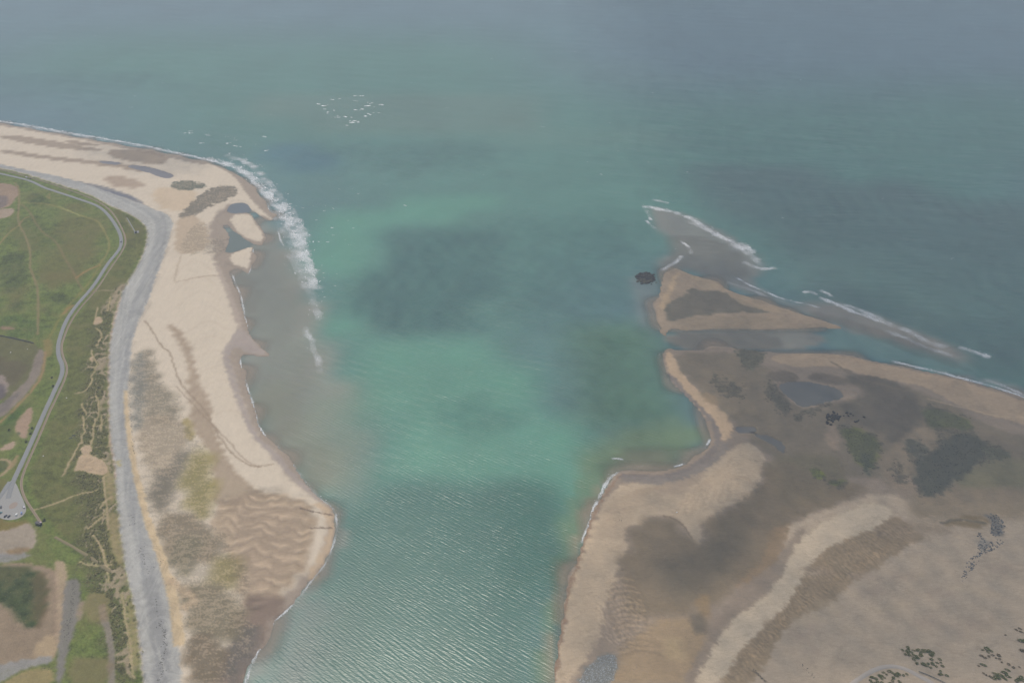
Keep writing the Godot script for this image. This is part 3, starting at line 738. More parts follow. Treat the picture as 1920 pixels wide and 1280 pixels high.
	for k in 40:
		var qx := rng.randf_range(1680, 1920)
		var qy := rng.randf_range(960, 1030)
		trail([qx, qy, qx + rng.randf_range(8, 22), qy + rng.randf_range(-3, 6)], rng.randf_range(0.8, 2.0), C(186, 164, 138), 1.6, 0.5)
	for k in 24:
		var qx := rng.randf_range(1450, 1900)
		var qy := rng.randf_range(1060, 1260)
		tone([qx, qy, qx + 50, qy - 14, qx + 80, qy - 8, qx + 40, qy + 10], C(160, 140, 122) if k % 2 else C(178, 158, 132), 9.0, 0.4)
	trail([1412, 1258, 1424, 1268, 1436, 1282], 2.0, C(90, 78, 62), 1.2, 0.8)
	# dark stained sand round the boulder bank
	tone([1846, 970, 1862, 966, 1876, 976, 1882, 992, 1880, 1004, 1866, 1006, 1858, 1002, 1860, 986, 1856, 976], C(100, 96, 90), 4.0, 0.8)
	tone([1836, 1008, 1846, 1014, 1862, 1018, 1858, 1030, 1844, 1040, 1836, 1036], C(128, 124, 118), 5.0, 0.6)
	# weed-stained ground
	tone([1728, 770, 1760, 770, 1800, 784, 1828, 796, 1810, 812, 1780, 800, 1745, 805, 1738, 790], C(98, 104, 62), 5.0, 0.8)
	tone([1714, 862, 1752, 852, 1764, 832, 1790, 812, 1826, 818, 1850, 832, 1840, 866, 1800, 896, 1757, 933, 1730, 934, 1716, 905], C(84, 84, 73), 6.0, 0.9)
	tone([1690, 832, 1718, 824, 1748, 852, 1716, 862], C(102, 100, 86), 4.0, 0.7)
	tone([1840, 832, 1898, 850, 1890, 866, 1850, 866], C(106, 104, 84), 7.0, 0.8)
	tone([1580, 800, 1602, 802, 1640, 818, 1652, 832, 1646, 868, 1628, 892, 1600, 858, 1582, 826], C(108, 110, 62), 6.0, 0.85)
	tone([1614, 856, 1634, 850, 1634, 890, 1624, 896], C(92, 96, 78), 4.0, 0.8)
	tone([1514, 876, 1540, 884, 1548, 898, 1530, 900], C(116, 122, 50), 3.0, 0.85)
	tone([1556, 904, 1585, 900, 1586, 912, 1562, 918], C(104, 110, 56), 3.0, 0.8)
	tone([1376, 652, 1440, 656, 1430, 676, 1416, 698, 1392, 690, 1382, 668], C(108, 104, 86), 4.0, 0.75)
	tone([1436, 720, 1454, 722, 1480, 752, 1488, 770, 1470, 782, 1450, 764], C(106, 98, 86), 4.0, 0.75)
	# northern spit
	tone([1230, 500, 1280, 495, 1360, 530, 1450, 565, 1590, 612, 1570, 622, 1400, 622, 1280, 626, 1240, 636, 1228, 590], C(158, 138, 116), 4.0)
	tone([1242, 558, 1256, 534, 1268, 512, 1276, 512, 1262, 545, 1250, 580, 1246, 588, 1238, 580], C(182, 156, 124), 3.0, 0.8)
	tone([1288, 516, 1320, 524, 1348, 534, 1352, 540, 1330, 548, 1305, 540], C(170, 148, 122), 4.0, 0.8)
	tone([1246, 585, 1252, 568, 1280, 560, 1296, 540, 1318, 548, 1345, 546, 1360, 548, 1390, 565, 1420, 575, 1450, 592, 1400, 586, 1340, 590, 1300, 594, 1262, 602, 1252, 604], C(108, 102, 88), 5.0, 0.92)
	tone([1360, 552, 1410, 562, 1480, 590, 1440, 586, 1390, 572], C(166, 144, 118), 5.0, 0.7)
	tone([1265, 602, 1320, 594, 1440, 596, 1500, 604, 1440, 614, 1300, 616, 1274, 614], C(150, 132, 110), 6.0, 0.8)
	# outer beach on the right
	tone([1430, 668, 1520, 664, 1573, 668, 1633, 680, 1713, 696, 1780, 710, 1847, 728, 1920, 754, 2200, 850, 2200, 880, 1990, 824, 1900, 790, 1840, 780, 1800, 765, 1740, 728, 1690, 718, 1620, 705, 1580, 690, 1540, 690, 1480, 690], C(172, 148, 122), 4.0, 0.92)
	trail([1560, 680, 1585, 695, 1610, 712, 1660, 726, 1700, 734], 4.0, C(116, 104, 88), 4.0, 0.8)
	trail([1740, 750, 1800, 765, 1860, 782, 1920, 784], 2.2, C(190, 166, 136), 1.5, 0.6)

# ---------------------------------------------------------------- the water: its own colour (silt, depth) and how far one sees into it
func map_sea() -> void:
	WTONE = Image.create(SW, SH, false, Image.FORMAT_RGBA8)
	WTONE.fill(C(80, 106, 112))
	var green := C(78, 127, 108)
	sea_tone([-200, 100, 400, 90, 900, 110, 1400, 140, 2100, 200, 2300, 700, 1900, 700, 1300, 560, 1200, 1000, 1000, 1400, 400, 1400, 600, 700, 500, 330, 200, 220, -200, 200], C(70, 110, 99), 420.0)
	sea_tone([450, 180, 700, 165, 960, 170, 1060, 230, 900, 270, 700, 250, 560, 240, 450, 215], C(86, 108, 96), 80.0, 0.6)
	sea_tone([960, 105, 1250, 120, 1400, 165, 1250, 160, 1050, 135], C(84, 112, 110), 90.0, 0.4)
	sea_tone([880, 230, 1060, 235, 1300, 260, 1340, 290, 1100, 280, 900, 262], C(86, 116, 104), 90.0, 0.4)
	sea_tone([560, 420, 700, 390, 860, 360, 980, 370, 900, 410, 760, 425, 690, 450, 740, 490, 660, 530, 640, 580, 660, 620, 900, 640, 1040, 690, 1060, 780, 1150, 840, 1120, 900, 1080, 1000, 900, 950, 720, 900, 680, 800, 640, 640, 590, 500], green, 60.0, 0.85)
	sea_tone([640, 930, 800, 900, 1000, 900, 1080, 960, 1040, 1150, 1000, 1400, 560, 1400, 560, 1180, 620, 1050], C(54, 94, 84), 40.0, 0.85)
	sea_tone([940, 920, 1030, 900, 1060, 960, 1030, 1080, 1000, 1180, 960, 1140, 930, 1020], C(44, 88, 77), 30.0, 0.75)
	sea_tone([470, 275, 560, 262, 650, 300, 600, 330, 520, 310], C(58, 96, 104), 50.0, 0.7)
	sea_tone([1240, 290, 1600, 330, 2100, 420, 2200, 720, 1900, 720, 1640, 620, 1450, 540, 1420, 450, 1300, 380], C(68, 92, 88), 80.0, 0.8)
	# silt stirred up over the shallows
	sea_tone([465, 395, 505, 410, 540, 440, 570, 490, 592, 550, 610, 610, 640, 690, 668, 780, 680, 860, 650, 930, 620, 945, 560, 880, 500, 830, 430, 720, 440, 672, 440, 640, 420, 560, 400, 500, 420, 440], C(124, 122, 110), 34.0, 0.85)
	sea_tone([610, 640, 660, 700, 700, 800, 690, 900, 640, 950, 600, 920, 640, 800], C(92, 112, 96), 60.0, 0.6)
	sea_tone([480, 700, 540, 740, 590, 800, 640, 850, 640, 930, 600, 930, 540, 860, 490, 790], C(116, 118, 100), 40.0, 0.7)
	sea_tone([628, 960, 645, 950, 650, 1000, 630, 1060, 590, 1100, 560, 1140, 520, 1190, 480, 1290, 440, 1290, 500, 1170, 560, 1110, 610, 1050], C(108, 110, 102), 10.0, 0.8)
	sea_tone([540, 1140, 620, 1080, 640, 1180, 560, 1320, 470, 1320], C(88, 98, 93), 25.0, 0.7)
	sea_tone([1215, 388, 1262, 394, 1310, 410, 1380, 445, 1420, 480, 1440, 510, 1400, 528, 1500, 578, 1600, 616, 1700, 655, 1650, 655, 1560, 606, 1350, 530, 1270, 500, 1240, 515, 1236, 480, 1270, 470, 1250, 440, 1222, 425], C(114, 112, 104), 14.0, 0.9)
	sea_tone([1040, 590, 1240, 610, 1250, 690, 1310, 760, 1330, 810, 1150, 830, 1040, 770], C(74, 108, 86), 60.0, 0.85)
	sea_tone([1190, 505, 1240, 520, 1230, 580, 1225, 640, 1200, 600, 1180, 550], C(112, 116, 112), 14.0, 0.6)
	sea_tone([1246, 625, 1300, 622, 1420, 622, 1540, 622, 1560, 640, 1480, 660, 1340, 655, 1256, 652], C(122, 116, 104), 10.0, 0.92)
	sea_tone([1540, 618, 1640, 628, 1760, 660, 1860, 700, 1800, 705, 1640, 668, 1560, 655], C(84, 112, 106), 10.0, 0.9)
	sea_tone([1480, 575, 1580, 608, 1700, 650, 1840, 690, 1780, 640, 1640, 590, 1540, 560], C(124, 116, 105), 13.0, 0.9)
	sea_tone([1700, 690, 1850, 718, 1930, 745, 2100, 800, 2100, 780, 1930, 725, 1830, 705], C(116, 120, 114), 9.0, 0.8)
	sea_tone([1100, 830, 1180, 800, 1290, 780, 1330, 820, 1300, 860, 1220, 890, 1150, 890, 1120, 920, 1080, 1020, 1062, 1020, 1080, 930], C(98, 118, 84), 26.0, 0.85)
	sea_tone([1155, 845, 1220, 840, 1280, 866, 1240, 886, 1165, 884], C(114, 120, 94), 18.0, 0.85)
	sea_tone([1090, 870, 1140, 860, 1130, 920, 1100, 970, 1080, 1040, 1064, 1100, 1052, 1160, 1042, 1220, 1030, 1290, 1000, 1290, 1030, 1100, 1060, 980], C(82, 108, 82), 12.0, 0.8)
	sea_tone([1110, 910, 1146, 896, 1118, 950, 1092, 1020, 1076, 1070, 1058, 1120, 1048, 1190, 1038, 1290, 1018, 1290, 1030, 1190, 1052, 1090, 1076, 1000], C(124, 118, 94), 9.0, 0.9)
	WDEEP = Image.create(MW, MH, false, Image.FORMAT_RGBA8)
	WDEEP.fill(Color.WHITE)
	shoal([500, 420, 530, 440, 555, 490, 570, 560, 575, 640, 560, 760, 600, 850, 630, 930, 600, 940, 540, 880, 480, 800, 450, 700, 500, 672, 460, 610, 430, 530, 425, 500, 470, 515, 476, 462, 498, 450], 0.85, 40.0)
	shoal([426, 480, 470, 520, 500, 560, 470, 600, 450, 570, 430, 520], 0.7, 14.0)
	shoal([1240, 440, 1330, 440, 1420, 500, 1380, 530, 1270, 500, 1236, 520, 1262, 470], 0.75, 14.0)
	shoal([1246, 625, 1420, 622, 1480, 640, 1440, 660, 1340, 655, 1256, 652], 0.72, 8.0)
	shoal([1155, 845, 1220, 840, 1300, 830, 1310, 860, 1240, 890, 1165, 888], 0.7, 14.0)
	shoal([1500, 580, 1580, 610, 1700, 660, 1840, 705, 1800, 680, 1660, 620, 1560, 590], 0.75, 8.0)
	water_depth = PackedByteArray()
	var l8: Image = WDEEP.duplicate()
	l8.convert(Image.FORMAT_L8)
	water_depth = l8.get_data()

func swell(m: StandardMaterial3D) -> ImageTexture:
	# one repeating square of wind sea: many small wave trains that run nearly the same way
	var n := 1024
	var side := 190.0
	var r := RandomNumberGenerator.new()
	r.seed = 99
	var wave := PackedFloat32Array()
	wave.resize(n)
	for i in n:
		wave[i] = sin(TAU * i / n)
	var kx := PackedInt32Array()
	var ky := PackedInt32Array()
	var ph := PackedInt32Array()
	var am := PackedFloat32Array()
	var trains := 30
	for i in trains:
		var l := 1.3 * pow(4.6, r.randf())
		var d := r.randfn(0.0, 0.42)
		kx.append(int(round(side / l * sin(d))))
		ky.append(int(round(side / l * cos(d))))
		ph.append(r.randi() % n)
		am.append(0.06 * sqrt(2.0 / trains) * l / TAU)
	var h := PackedFloat32Array()
	h.resize(n * n)
	for y in n:
		for i in trains:
			var p := ky[i] * y + ph[i]
			var k := kx[i]
			var a := am[i]
			var q := y * n
			for x in n:
				h[q + x] += a * wave[(p + k * x) & 1023]
	var lo := 9.0
	var hi := -9.0
	for y in n:
		for x in n:
			# gusts: patches of rougher and smoother water
			h[y * n + x] *= 0.86 + 0.16 * wave[(x + 2 * y) & 1023] * wave[(3 * x - y + 200) & 1023] + 0.12 * wave[(2 * x + 3 * y + 90) & 1023]
	for v in h:
		lo = minf(lo, v)
		hi = maxf(hi, v)
	for i in h.size():
		h[i] = (h[i] - lo) / (hi - lo)
	m.heightmap_scale = (hi - lo) * 100.0
	return ImageTexture.create_from_image(Image.create_from_data(n, n, false, Image.FORMAT_RF, h.to_byte_array()))

func materials() -> void:
	M.sand = ground_mat(61.0, 0.90, 1.0, 21, 0.75, 12.0, 0.25)
	M.flat = ground_mat(53.0, 0.90, 1.0, 25, 0.62, 10.0, 0.3)
	M.shingle = ground_mat(23.0, 0.80, 1.0, 31, 0.85, 14.0, 0.25)
	M.turf = ground_mat(31.0, 0.72, 1.0, 41, 0.95, 26.0, 0.12)
	var w := StandardMaterial3D.new()
	w.vertex_color_use_as_albedo = true
	w.transparency = BaseMaterial3D.TRANSPARENCY_ALPHA
	w.roughness = 0.33
	w.metallic_specular = 0.36
	w.heightmap_enabled = true
	w.heightmap_texture = swell(w)
	M.water = w
	var p: StandardMaterial3D = w.duplicate()
	p.roughness = 0.3
	p.heightmap_scale = w.heightmap_scale * 0.12
	M.pool = p
	var lace := StandardMaterial3D.new()
	lace.vertex_color_use_as_albedo = true
	lace.transparency = BaseMaterial3D.TRANSPARENCY_ALPHA
	lace.roughness = 0.9
	lace.metallic_specular = 0.2
	var ln := FastNoiseLite.new()
	ln.seed = 15
	ln.frequency = 0.022
	ln.fractal_type = FastNoiseLite.FRACTAL_RIDGED
	ln.fractal_octaves = 4
	var lt := NoiseTexture2D.new()
	lt.width = 512
	lt.height = 512
	lt.seamless = true
	lt.noise = ln
	var ramp := Gradient.new()
	ramp.set_color(0, Color(1, 1, 1, 0.0))
	ramp.set_offset(0, 0.24)
	ramp.set_color(1, Color(1, 1, 1, 1.0))
	ramp.set_offset(1, 0.9)
	lt.color_ramp = ramp
	lace.albedo_texture = lt
	M.lace = lace

# ---------------------------------------------------------------- ground meshes on one shared grid
func build_ground() -> void:
	var xs := PackedFloat32Array()
	var x := X0 + 2.0
	while x < X0 + MW - 2.0:
		xs.append(x)
		x += 1.25
	var zs := PackedFloat32Array()
	var z := -560.0
	while z > Z0 + 4.0:
		zs.append(z)
		z -= 1.1 * pow(-z / 700.0, 1.35)
	var nx := xs.size()
	var nz := zs.size()
	var H := PackedFloat32Array()
	H.resize(nx * nz)
	var K := PackedByteArray()
	K.resize(nx * nz)
	var lo := PackedInt32Array()
	var hi := PackedInt32Array()
	lo.resize(nz)
	hi.resize(nz)
	for j in nz:
		z = zs[j]
		var half := 0.66 * (CAM_H * sp - z * cp)
		lo[j] = clampi(int((-half - xs[0]) / 1.25), 0, nx - 1)
		hi[j] = clampi(int((half - xs[0]) / 1.25), 0, nx - 1)
		for i in range(lo[j], hi[j] + 1):
			x = xs[i]
			var a := at(x, z)
			if land30[a] < 3 and land6[a] < 3 and water_depth[a] > 250:
				continue
			H[j * nx + i] = ground(x, z)
			var k := 1 if x < 40.0 else 4
			if grassb[a] > 127:
				k = 3
			elif shingleb[a] > 100 and grassb[a] <= 127:
				k = 2
			K[j * nx + i] = k
	var names := ["", "sand_beach", "shingle_beach", "grassland", "sandflats"]
	var labels := ["", "pale sandy beach with weed, pools and ripples beside the shingle bank", "grey shingle bank curving between the dunes and the sand", "green turf and dunes of the spit crossed by worn trails", "brown tidal sandflats on the far side of the river mouth"]
	var mats := [null, M.sand, M.shingle, M.turf, M.flat]
	for k in range(1, 5):
		var id := PackedInt32Array()
		id.resize(nx * nz)
		id.fill(-1)
		var V := PackedVector3Array()
		var N := PackedVector3Array()
		var Cc := PackedColorArray()
		var I := PackedInt32Array()
		for j in nz - 1:
			for i in range(maxi(lo[j], lo[j + 1]) + 1, mini(hi[j], hi[j + 1]) - 1):
				var q := j * nx + i
				if K[q] != k:
					continue
				var q1 := q + 1
				var q2 := q + nx
				var q3 := q + nx + 1
				if K[q1] == 0 or K[q2] == 0 or K[q3] == 0:
					continue
				for v in [q, q1, q2, q3]:
					if id[v] < 0:
						id[v] = V.size()
						var vi: int = v % nx
						var vj: int = v / nx
						var vx := xs[vi]
						var vz := zs[vj]
						V.append(Vector3(vx, H[v], vz))
						var l := H[v - 1] if vi > 0 and K[v - 1] else H[v]
						var r := H[v + 1] if vi < nx - 1 and K[v + 1] else H[v]
						var up := H[v - nx] if vj > 0 and K[v - nx] else H[v]
						var dn := H[v + nx] if vj < nz - 1 and K[v + nx] else H[v]
						var dz := zs[maxi(vj - 1, 0)] - zs[mini(vj + 1, nz - 1)]
						N.append(Vector3((l - r) / 2.5, 1.0, (dn - up) / dz).normalized())
						Cc.append(colour_at(k, vx, vz, H[v]))
				I.append_array([id[q], id[q2], id[q1], id[q1], id[q2], id[q3]])
		if I.is_empty():
			continue
		var arr := []
		arr.resize(Mesh.ARRAY_MAX)
		arr[Mesh.ARRAY_VERTEX] = V
		arr[Mesh.ARRAY_NORMAL] = N
		arr[Mesh.ARRAY_COLOR] = Cc
		arr[Mesh.ARRAY_INDEX] = I
		var m := ArrayMesh.new()
		m.add_surface_from_arrays(Mesh.PRIMITIVE_TRIANGLES, arr)
		print(names[k], " ", I.size() / 3)
		tag(put(names[k], m, mats[k]), labels[k], "", "", "structure")

func surveyed(x: float, z: float) -> Color:
	var fx := clampf(x - X0 - 0.5, 0.0, MW - 2.0)
	var fz := clampf(z - Z0 - 0.5, 0.0, MH - 2.0)
	var ix := int(fx)
	var iz := int(fz)
	fx -= ix
	fz -= iz
	var i := (iz * MW + ix) * 4
	var k := i + MW * 4
	var w0 := (1.0 - fx) * (1.0 - fz)
	var w1 := fx * (1.0 - fz)
	var w2 := (1.0 - fx) * fz
	var w3 := fx * fz
	return Color((survey[i] * w0 + survey[i + 4] * w1 + survey[k] * w2 + survey[k + 4] * w3) / 255.0, (survey[i + 1] * w0 + survey[i + 5] * w1 + survey[k + 1] * w2 + survey[k + 5] * w3) / 255.0, (survey[i + 2] * w0 + survey[i + 6] * w1 + survey[k + 2] * w2 + survey[k + 6] * w3) / 255.0)

func colour_at(k: int, x: float, z: float, h: float) -> Color:
	var nf := n_fine.get_noise_2d(x, z)
	var nm := n_mid.get_noise_2d(x, z)
	var nb := n_big.get_noise_2d(x, z)
	var a := at(x, z)
	if k == 3:
		var c := surveyed(x + nm * 1.2, z + nf * 1.2).srgb_to_linear()
		var d := duneb[a] / 255.0
		var green := clampf((c.g - c.r) * 40.0 + 0.5, 0.0, 1.0)
		var v := 1.0 + (nf * 0.42 + nm * 0.42 + nb * 0.26) * (0.3 + 0.7 * green)
		c = Color(c.r * v, c.g * v, c.b * v)
		if green > 0.3:
			c = c.lerp(Color(0.165, 0.122, 0.055), clampf(nb * 0.8 + nm * 0.5, 0.0, 0.36))
			if d > 0.05:
				var edge := smooth_at(shingle40, x, z)
				var t := n_ridge.get_noise_2d(x * 1.5, z * 0.9) + edge * 1.1 + nm * 0.3 + nb * 0.2
				c = c.lerp(Color(0.155, 0.140, 0.066), 0.5 * d * green)
				c = c.lerp(Color(0.50, 0.385, 0.265), smoothstep(0.74, 1.04, t) * 0.72 * d)
				c = c.lerp(Color(0.060, 0.062, 0.028), clampf(nf * 0.6 + nm * 0.5 - 0.1, 0.0, 0.28) * d * green)
		return c
	if k == 2:
		var c := surveyed(x + nf * 1.6 + nm, z + nf * 1.6).srgb_to_linear()
		var s40 := smooth_at(shingle40, x, z)
		var v := 1.0 + nf * 0.10 + nm * 0.06 + nb * 0.06 + 0.16 * n_fine.get_noise_2d(s40 * 90.0, (x + z * 0.6) * 0.03) + 0.10 * n_mid.get_noise_2d(s40 * 160.0, (z - x) * 0.05)
		return Color(c.r * v, c.g * v, c.b * v)
	var wild := weed2b[a] / 255.0 * 9.0
	var c := surveyed(x + nm * (3.4 if k == 4 else 3.0 + wild) + nf * 0.8, z + nb * 2.5 + nm * 1.5 + nf * 1.6 + n_mid.get_noise_2d(z * 0.8, x * 0.8) * wild * 1.6).srgb_to_linear()
	var v := 1.0 + nf * 0.035 + nm * 0.06 + nb * 0.07
	if k == 4:
		# wet and dry patches, little drainage lines, and ripple marks left by the ebb
		var damp := nb * 0.8 + nm * 0.5 + nf * 0.12
		v -= 0.075 * smoothstep(0.04, 0.10, damp) + 0.05 * smoothstep(0.22, 0.26, damp)
		v -= 0.11 * (1.0 - smoothstep(0.0, 0.05, absf(n_big.get_noise_2d(x * 0.9 + z * 0.3, z * 1.6 + 300.0) + 0.28 * nm)))
		v += 0.055 * sin((z + x * 0.25) * 2.1 + nm * 9.0 + nb * 12.0) * smoothstep(0.0, 0.25, n_mid.get_noise_2d(x * 0.25 + 70.0, z * 0.3))
		v += 0.09 * n_fine.get_noise_2d(x * 0.35 + z * 0.12, z * 1.3) + 0.05 * n_mid.get_noise_2d(x * 0.4 - z * 0.25, z * 1.8 + x * 0.5)
		var rl := rillb[a]
		if rl > 0:
			v *= 1.0 + rl / 255.0 * (rill(x, z) - 0.4) * 0.42
	else:
		v += 0.05 * n_mid.get_noise_2d(x * 2.2, z * 0.35)
		var damp := nb * 0.8 + nm * 0.5 + nf * 0.12
		v -= 0.035 * smoothstep(0.08, 0.14, damp)
		v -= 0.06 * (1.0 - smoothstep(0.0, 0.04, absf(n_big.get_noise_2d(x * 1.1 - z * 0.2, z * 0.8 + 300.0) + 0.2 * nm)))
	if k == 4:
		c = Color(c.r, c.g * 0.985, c.b * 0.95)
	var r := rippleb[a]
	if r > 0:
		var t := ripple(x, z)
		v *= 1.0 + r / 255.0 * (t - 0.55) * 0.42
	c = Color(c.r * v, c.g * v, c.b * v)
	var a2 := at(x + nm * 8.0, z + n_mid.get_noise_2d(z, x) * 12.0)
	var w := maxi(weedb[a2], weed2b[a2]) / 255.0
	if w > 0.03:
		var sp2 := nf * 0.6 + n_mid.get_noise_2d(x * 0.7 + z * 0.35, z * 1.9) * 0.6 + nb * 0.3
		c = c.lerp(Color(0.095, 0.088, 0.062), clampf((sp2 + w - 0.85) * 2.0, 0.0, 0.34))
		if k == 4:
			c = c.lerp(Color(0.055, 0.058, 0.042), clampf((w - 0.5 + sp2 * 0.8) * 1.2, 0.0, 0.5))
		else:
			c = c.lerp(Color(0.40, 0.315, 0.22), clampf((-sp2 - 0.02) * 1.5, 0.0, 0.38) * w)
	if h < 0.28 and h > -0.4:
		# sand the last wave has soaked
		var s := minf(clampf((0.28 - h) / 0.28, 0.0, 1.0), (h + 0.4) / 0.4)
		v = 1.0 - 0.26 * s
		c = Color(c.r * v, c.g * v, c.b * v)
	return c

# ---------------------------------------------------------------- sea and pools
func water_uv(x: float, z: float) -> Vector2:
	# along the crests and across them: the waves swing round towards the left-hand beach
	var v := z - x * 0.10 + 0.62 * 150.0 * log(1.0 + exp(clampf(-x / 150.0, -40.0, 40.0)))
	v += 16.0 * sin((x * 0.6 + z) / 190.0)
	var u := x + 24.0 * sin(z / 230.0)
	return Vector2(u / 230.0, v / 190.0)

func build_sea() -> void:
	var axis := func(a: float, b: float, s: float, far: Array) -> PackedFloat32Array:
		var out := PackedFloat32Array()
		for f in far:
			if f < a:
				out.append(f)
		var t := a
		while t <= b:
			out.append(t)
			t += s
		for f in far:
			if f > b:
				out.append(f)
		return out
	var xs: PackedFloat32Array = axis.call(-1500.0, 1500.0, 6.0, [-30000, -14000, -7000, -4000, -2600, -2000, -1700, 1700, 2000, 2600, 4000, 7000, 14000, 30000])
	var zs := PackedFloat32Array([6000.0, 2000.0, 500.0, 0.0, -300.0, -450.0, -520.0])
	var z := -556.0
	while z > -3900.0:
		zs.append(z)
		z -= 2.9 * pow(-z / 700.0, 0.95)
	for f in [-4200.0, -4800.0, -6000.0, -8000.0, -12000.0, -20000.0, -34000.0]:
		zs.append(f)
	var nx := xs.size()
	var nz := zs.size()
	var id := PackedInt32Array()
	id.resize(nx * nz)
	id.fill(-1)
	var V := PackedVector3Array()
	var N := PackedVector3Array()
	var Cc := PackedColorArray()
	var U := PackedVector2Array()
	var I := PackedInt32Array()
	var hide := PackedByteArray()
	hide.resize(nx * nz)
	for j in nz:
		for i in nx:
			var x := xs[i]
			z = zs[j]
			if x > X0 + 2 and x < X0 + MW - 2 and z > Z0 + 2 and z < -560.0:
				var a := at(x, z)
				if land6[a] > 240 and land30[a] > 235:
					hide[j * nx + i] = 1
	for j in nz - 1:
		for i in nx - 1:
			var q := j * nx + i
			if hide[q] and hide[q + 1] and hide[q + nx] and hide[q + nx + 1]:
				continue
			for v in [q, q + 1, q + nx, q + nx + 1]:
				if id[v] < 0:
					id[v] = V.size()
					var x := xs[v % nx]
					var zz := zs[v / nx]
					V.append(Vector3(x, 0, zz))
					N.append(swell_normal(x, zz))
					U.append(water_uv(x, zz))
					Cc.append(water_colour(x, zz))
			I.append_array([id[q], id[q + nx], id[q + 1], id[q + 1], id[q + nx], id[q + nx + 1]])
	var arr := []
	arr.resize(Mesh.ARRAY_MAX)
	arr[Mesh.ARRAY_VERTEX] = V
	arr[Mesh.ARRAY_NORMAL] = N
	arr[Mesh.ARRAY_COLOR] = Cc
	arr[Mesh.ARRAY_TEX_UV] = U
	arr[Mesh.ARRAY_INDEX] = I
	var m := ArrayMesh.new()
	m.add_surface_from_arrays(Mesh.PRIMITIVE_TRIANGLES, arr)
	print("sea ", I.size() / 3)
	tag(put("sea", m, M.water), "green and grey-blue sea water filling the river mouth out to the horizon", "", "", "structure")
	var notes := ["still pool between two sand bars at the tip of the left beach", "greenish pool behind the middle sand bar on the left beach", "long shallow run-off pool along the top of the left beach", "large grey pool on the brown flats near the outer beach", "small puddle at the end of the pale bar on the flats", "winding wet creek on the flats behind the small bay", "tiny bright puddle among the weed on the flats"]
	var tones := [C(104, 108, 112), C(100, 110, 104), C(124, 118, 120), C(104, 101, 95), C(108, 104, 98), C(108, 104, 97), C(130, 134, 138)]
	var list := pools()
	for k in list.size():
		var poly := P(list[k], 2)
		var grown := Geometry2D.offset_polygon(poly, 5.0, Geometry2D.JOIN_ROUND)
		if grown.is_empty():
			continue
		poly = grown[0]
		var tri := Geometry2D.triangulate_polygon(poly)
		var st := SurfaceTool.new()
		st.begin(Mesh.PRIMITIVE_TRIANGLES)
		for p in poly:
			st.set_normal(Vector3.UP)
			st.set_uv(water_uv(p.x, p.y) * 2.0)
			st.set_color(Color(tones[k].srgb_to_linear(), 0.8))
			st.add_vertex(Vector3(p.x, 0.05, p.y))
		for t in range(0, tri.size(), 3):
			var a := poly[tri[t]]
			var b := poly[tri[t + 1]]
			var c := poly[tri[t + 2]]
			var flip := (b - a).cross(c - a) < 0.0
			st.add_index(tri[t])
			st.add_index(tri[t + 2] if flip else tri[t + 1])
			st.add_index(tri[t + 1] if flip else tri[t + 2])
		tag(put("tidal_pool", st.commit(), M.pool), notes[k], "", "", "structure")

func swell_normal(x: float, z: float) -> Vector3:
	# long low swell from the open sea, dying out inside the river mouth
	if z < -8000.0 or z > -560.0:
		return Vector3.UP
	var k := clampf((-z - 900.0) / 900.0, 0.0, 1.0)
	var w := n_big.get_noise_2d(x * 0.3, z * 0.3) * 3.0
	var a := 0.030 * cos((z * 0.98 - x * 0.2) * TAU / 46.0 + w) + 0.022 * cos((z * 0.93 - x * 0.36) * TAU / 31.0 - w * 1.7) + 0.018 * cos((z * 0.99 + x * 0.08) * TAU / 63.0 + w * 0.7)
	a *= 0.75 * k * (0.7 + 0.8 * n_big.get_noise_2d(x * 0.2 + 90.0, z * 0.15))
	# shorter waves that run on into the river mouth
	var v := water_uv(x, z).y * 190.0
	var g := n_big.get_noise_2d(x * 0.9, z * 0.9) * 4.0
	var near := clampf((-z - 700.0) / 400.0, 0.0, 1.0) * clampf((2600.0 + z) / 900.0, 0.0, 1.0)
	a += near * (0.034 * cos(v * TAU / 14.5 + g) + 0.028 * cos(v * TAU / 19.5 - g * 1.3)) * (0.55 + 0.9 * n_big.get_noise_2d(x * 0.5 - 40.0, z * 0.5))
	return Vector3(a * 0.15, 1.0, -a).normalized()

func water_colour(x: float, z: float) -> Color:
	var fx := clampf((x - SX0) / SCELL - 0.5, 0.0, SW - 2.0)
	var fz := clampf((z - SZ0) / SCELL - 0.5, 0.0, SH - 2.0)
	var ix := int(fx)
	var iz := int(fz)
	fx -= ix
	fz -= iz
	var i := (iz * SW + ix) * 4
	var k := i + SW * 4
	var o := []
	for c in 3:
		o.append(lerpf(lerpf(water_tone[i + c], water_tone[i + 4 + c], fx), lerpf(water_tone[k + c], water_tone[k + 4 + c], fx), fz) / 255.0)
	var col := Color(o[0], o[1], o[2]).srgb_to_linear()
	var v := 1.0 + n_big.get_noise_2d(x * 0.35, z * 0.25) * 0.10 + n_big.get_noise_2d(x * 1.4 + z * 0.5, z * 0.9) * 0.05
	var alpha := 1.0
	if x > X0 and x < X0 + MW and z > Z0 and z < Z0 + MH:
		var a := at(x, z)
		var n := smooth_at(land30, x, z)
		alpha = (water_depth[a] / 255.0) * clampf(1.0 - 1.5 * n, 0.3, 1.0)
	return Color(col.r * v, col.g * v, col.b * v, alpha)

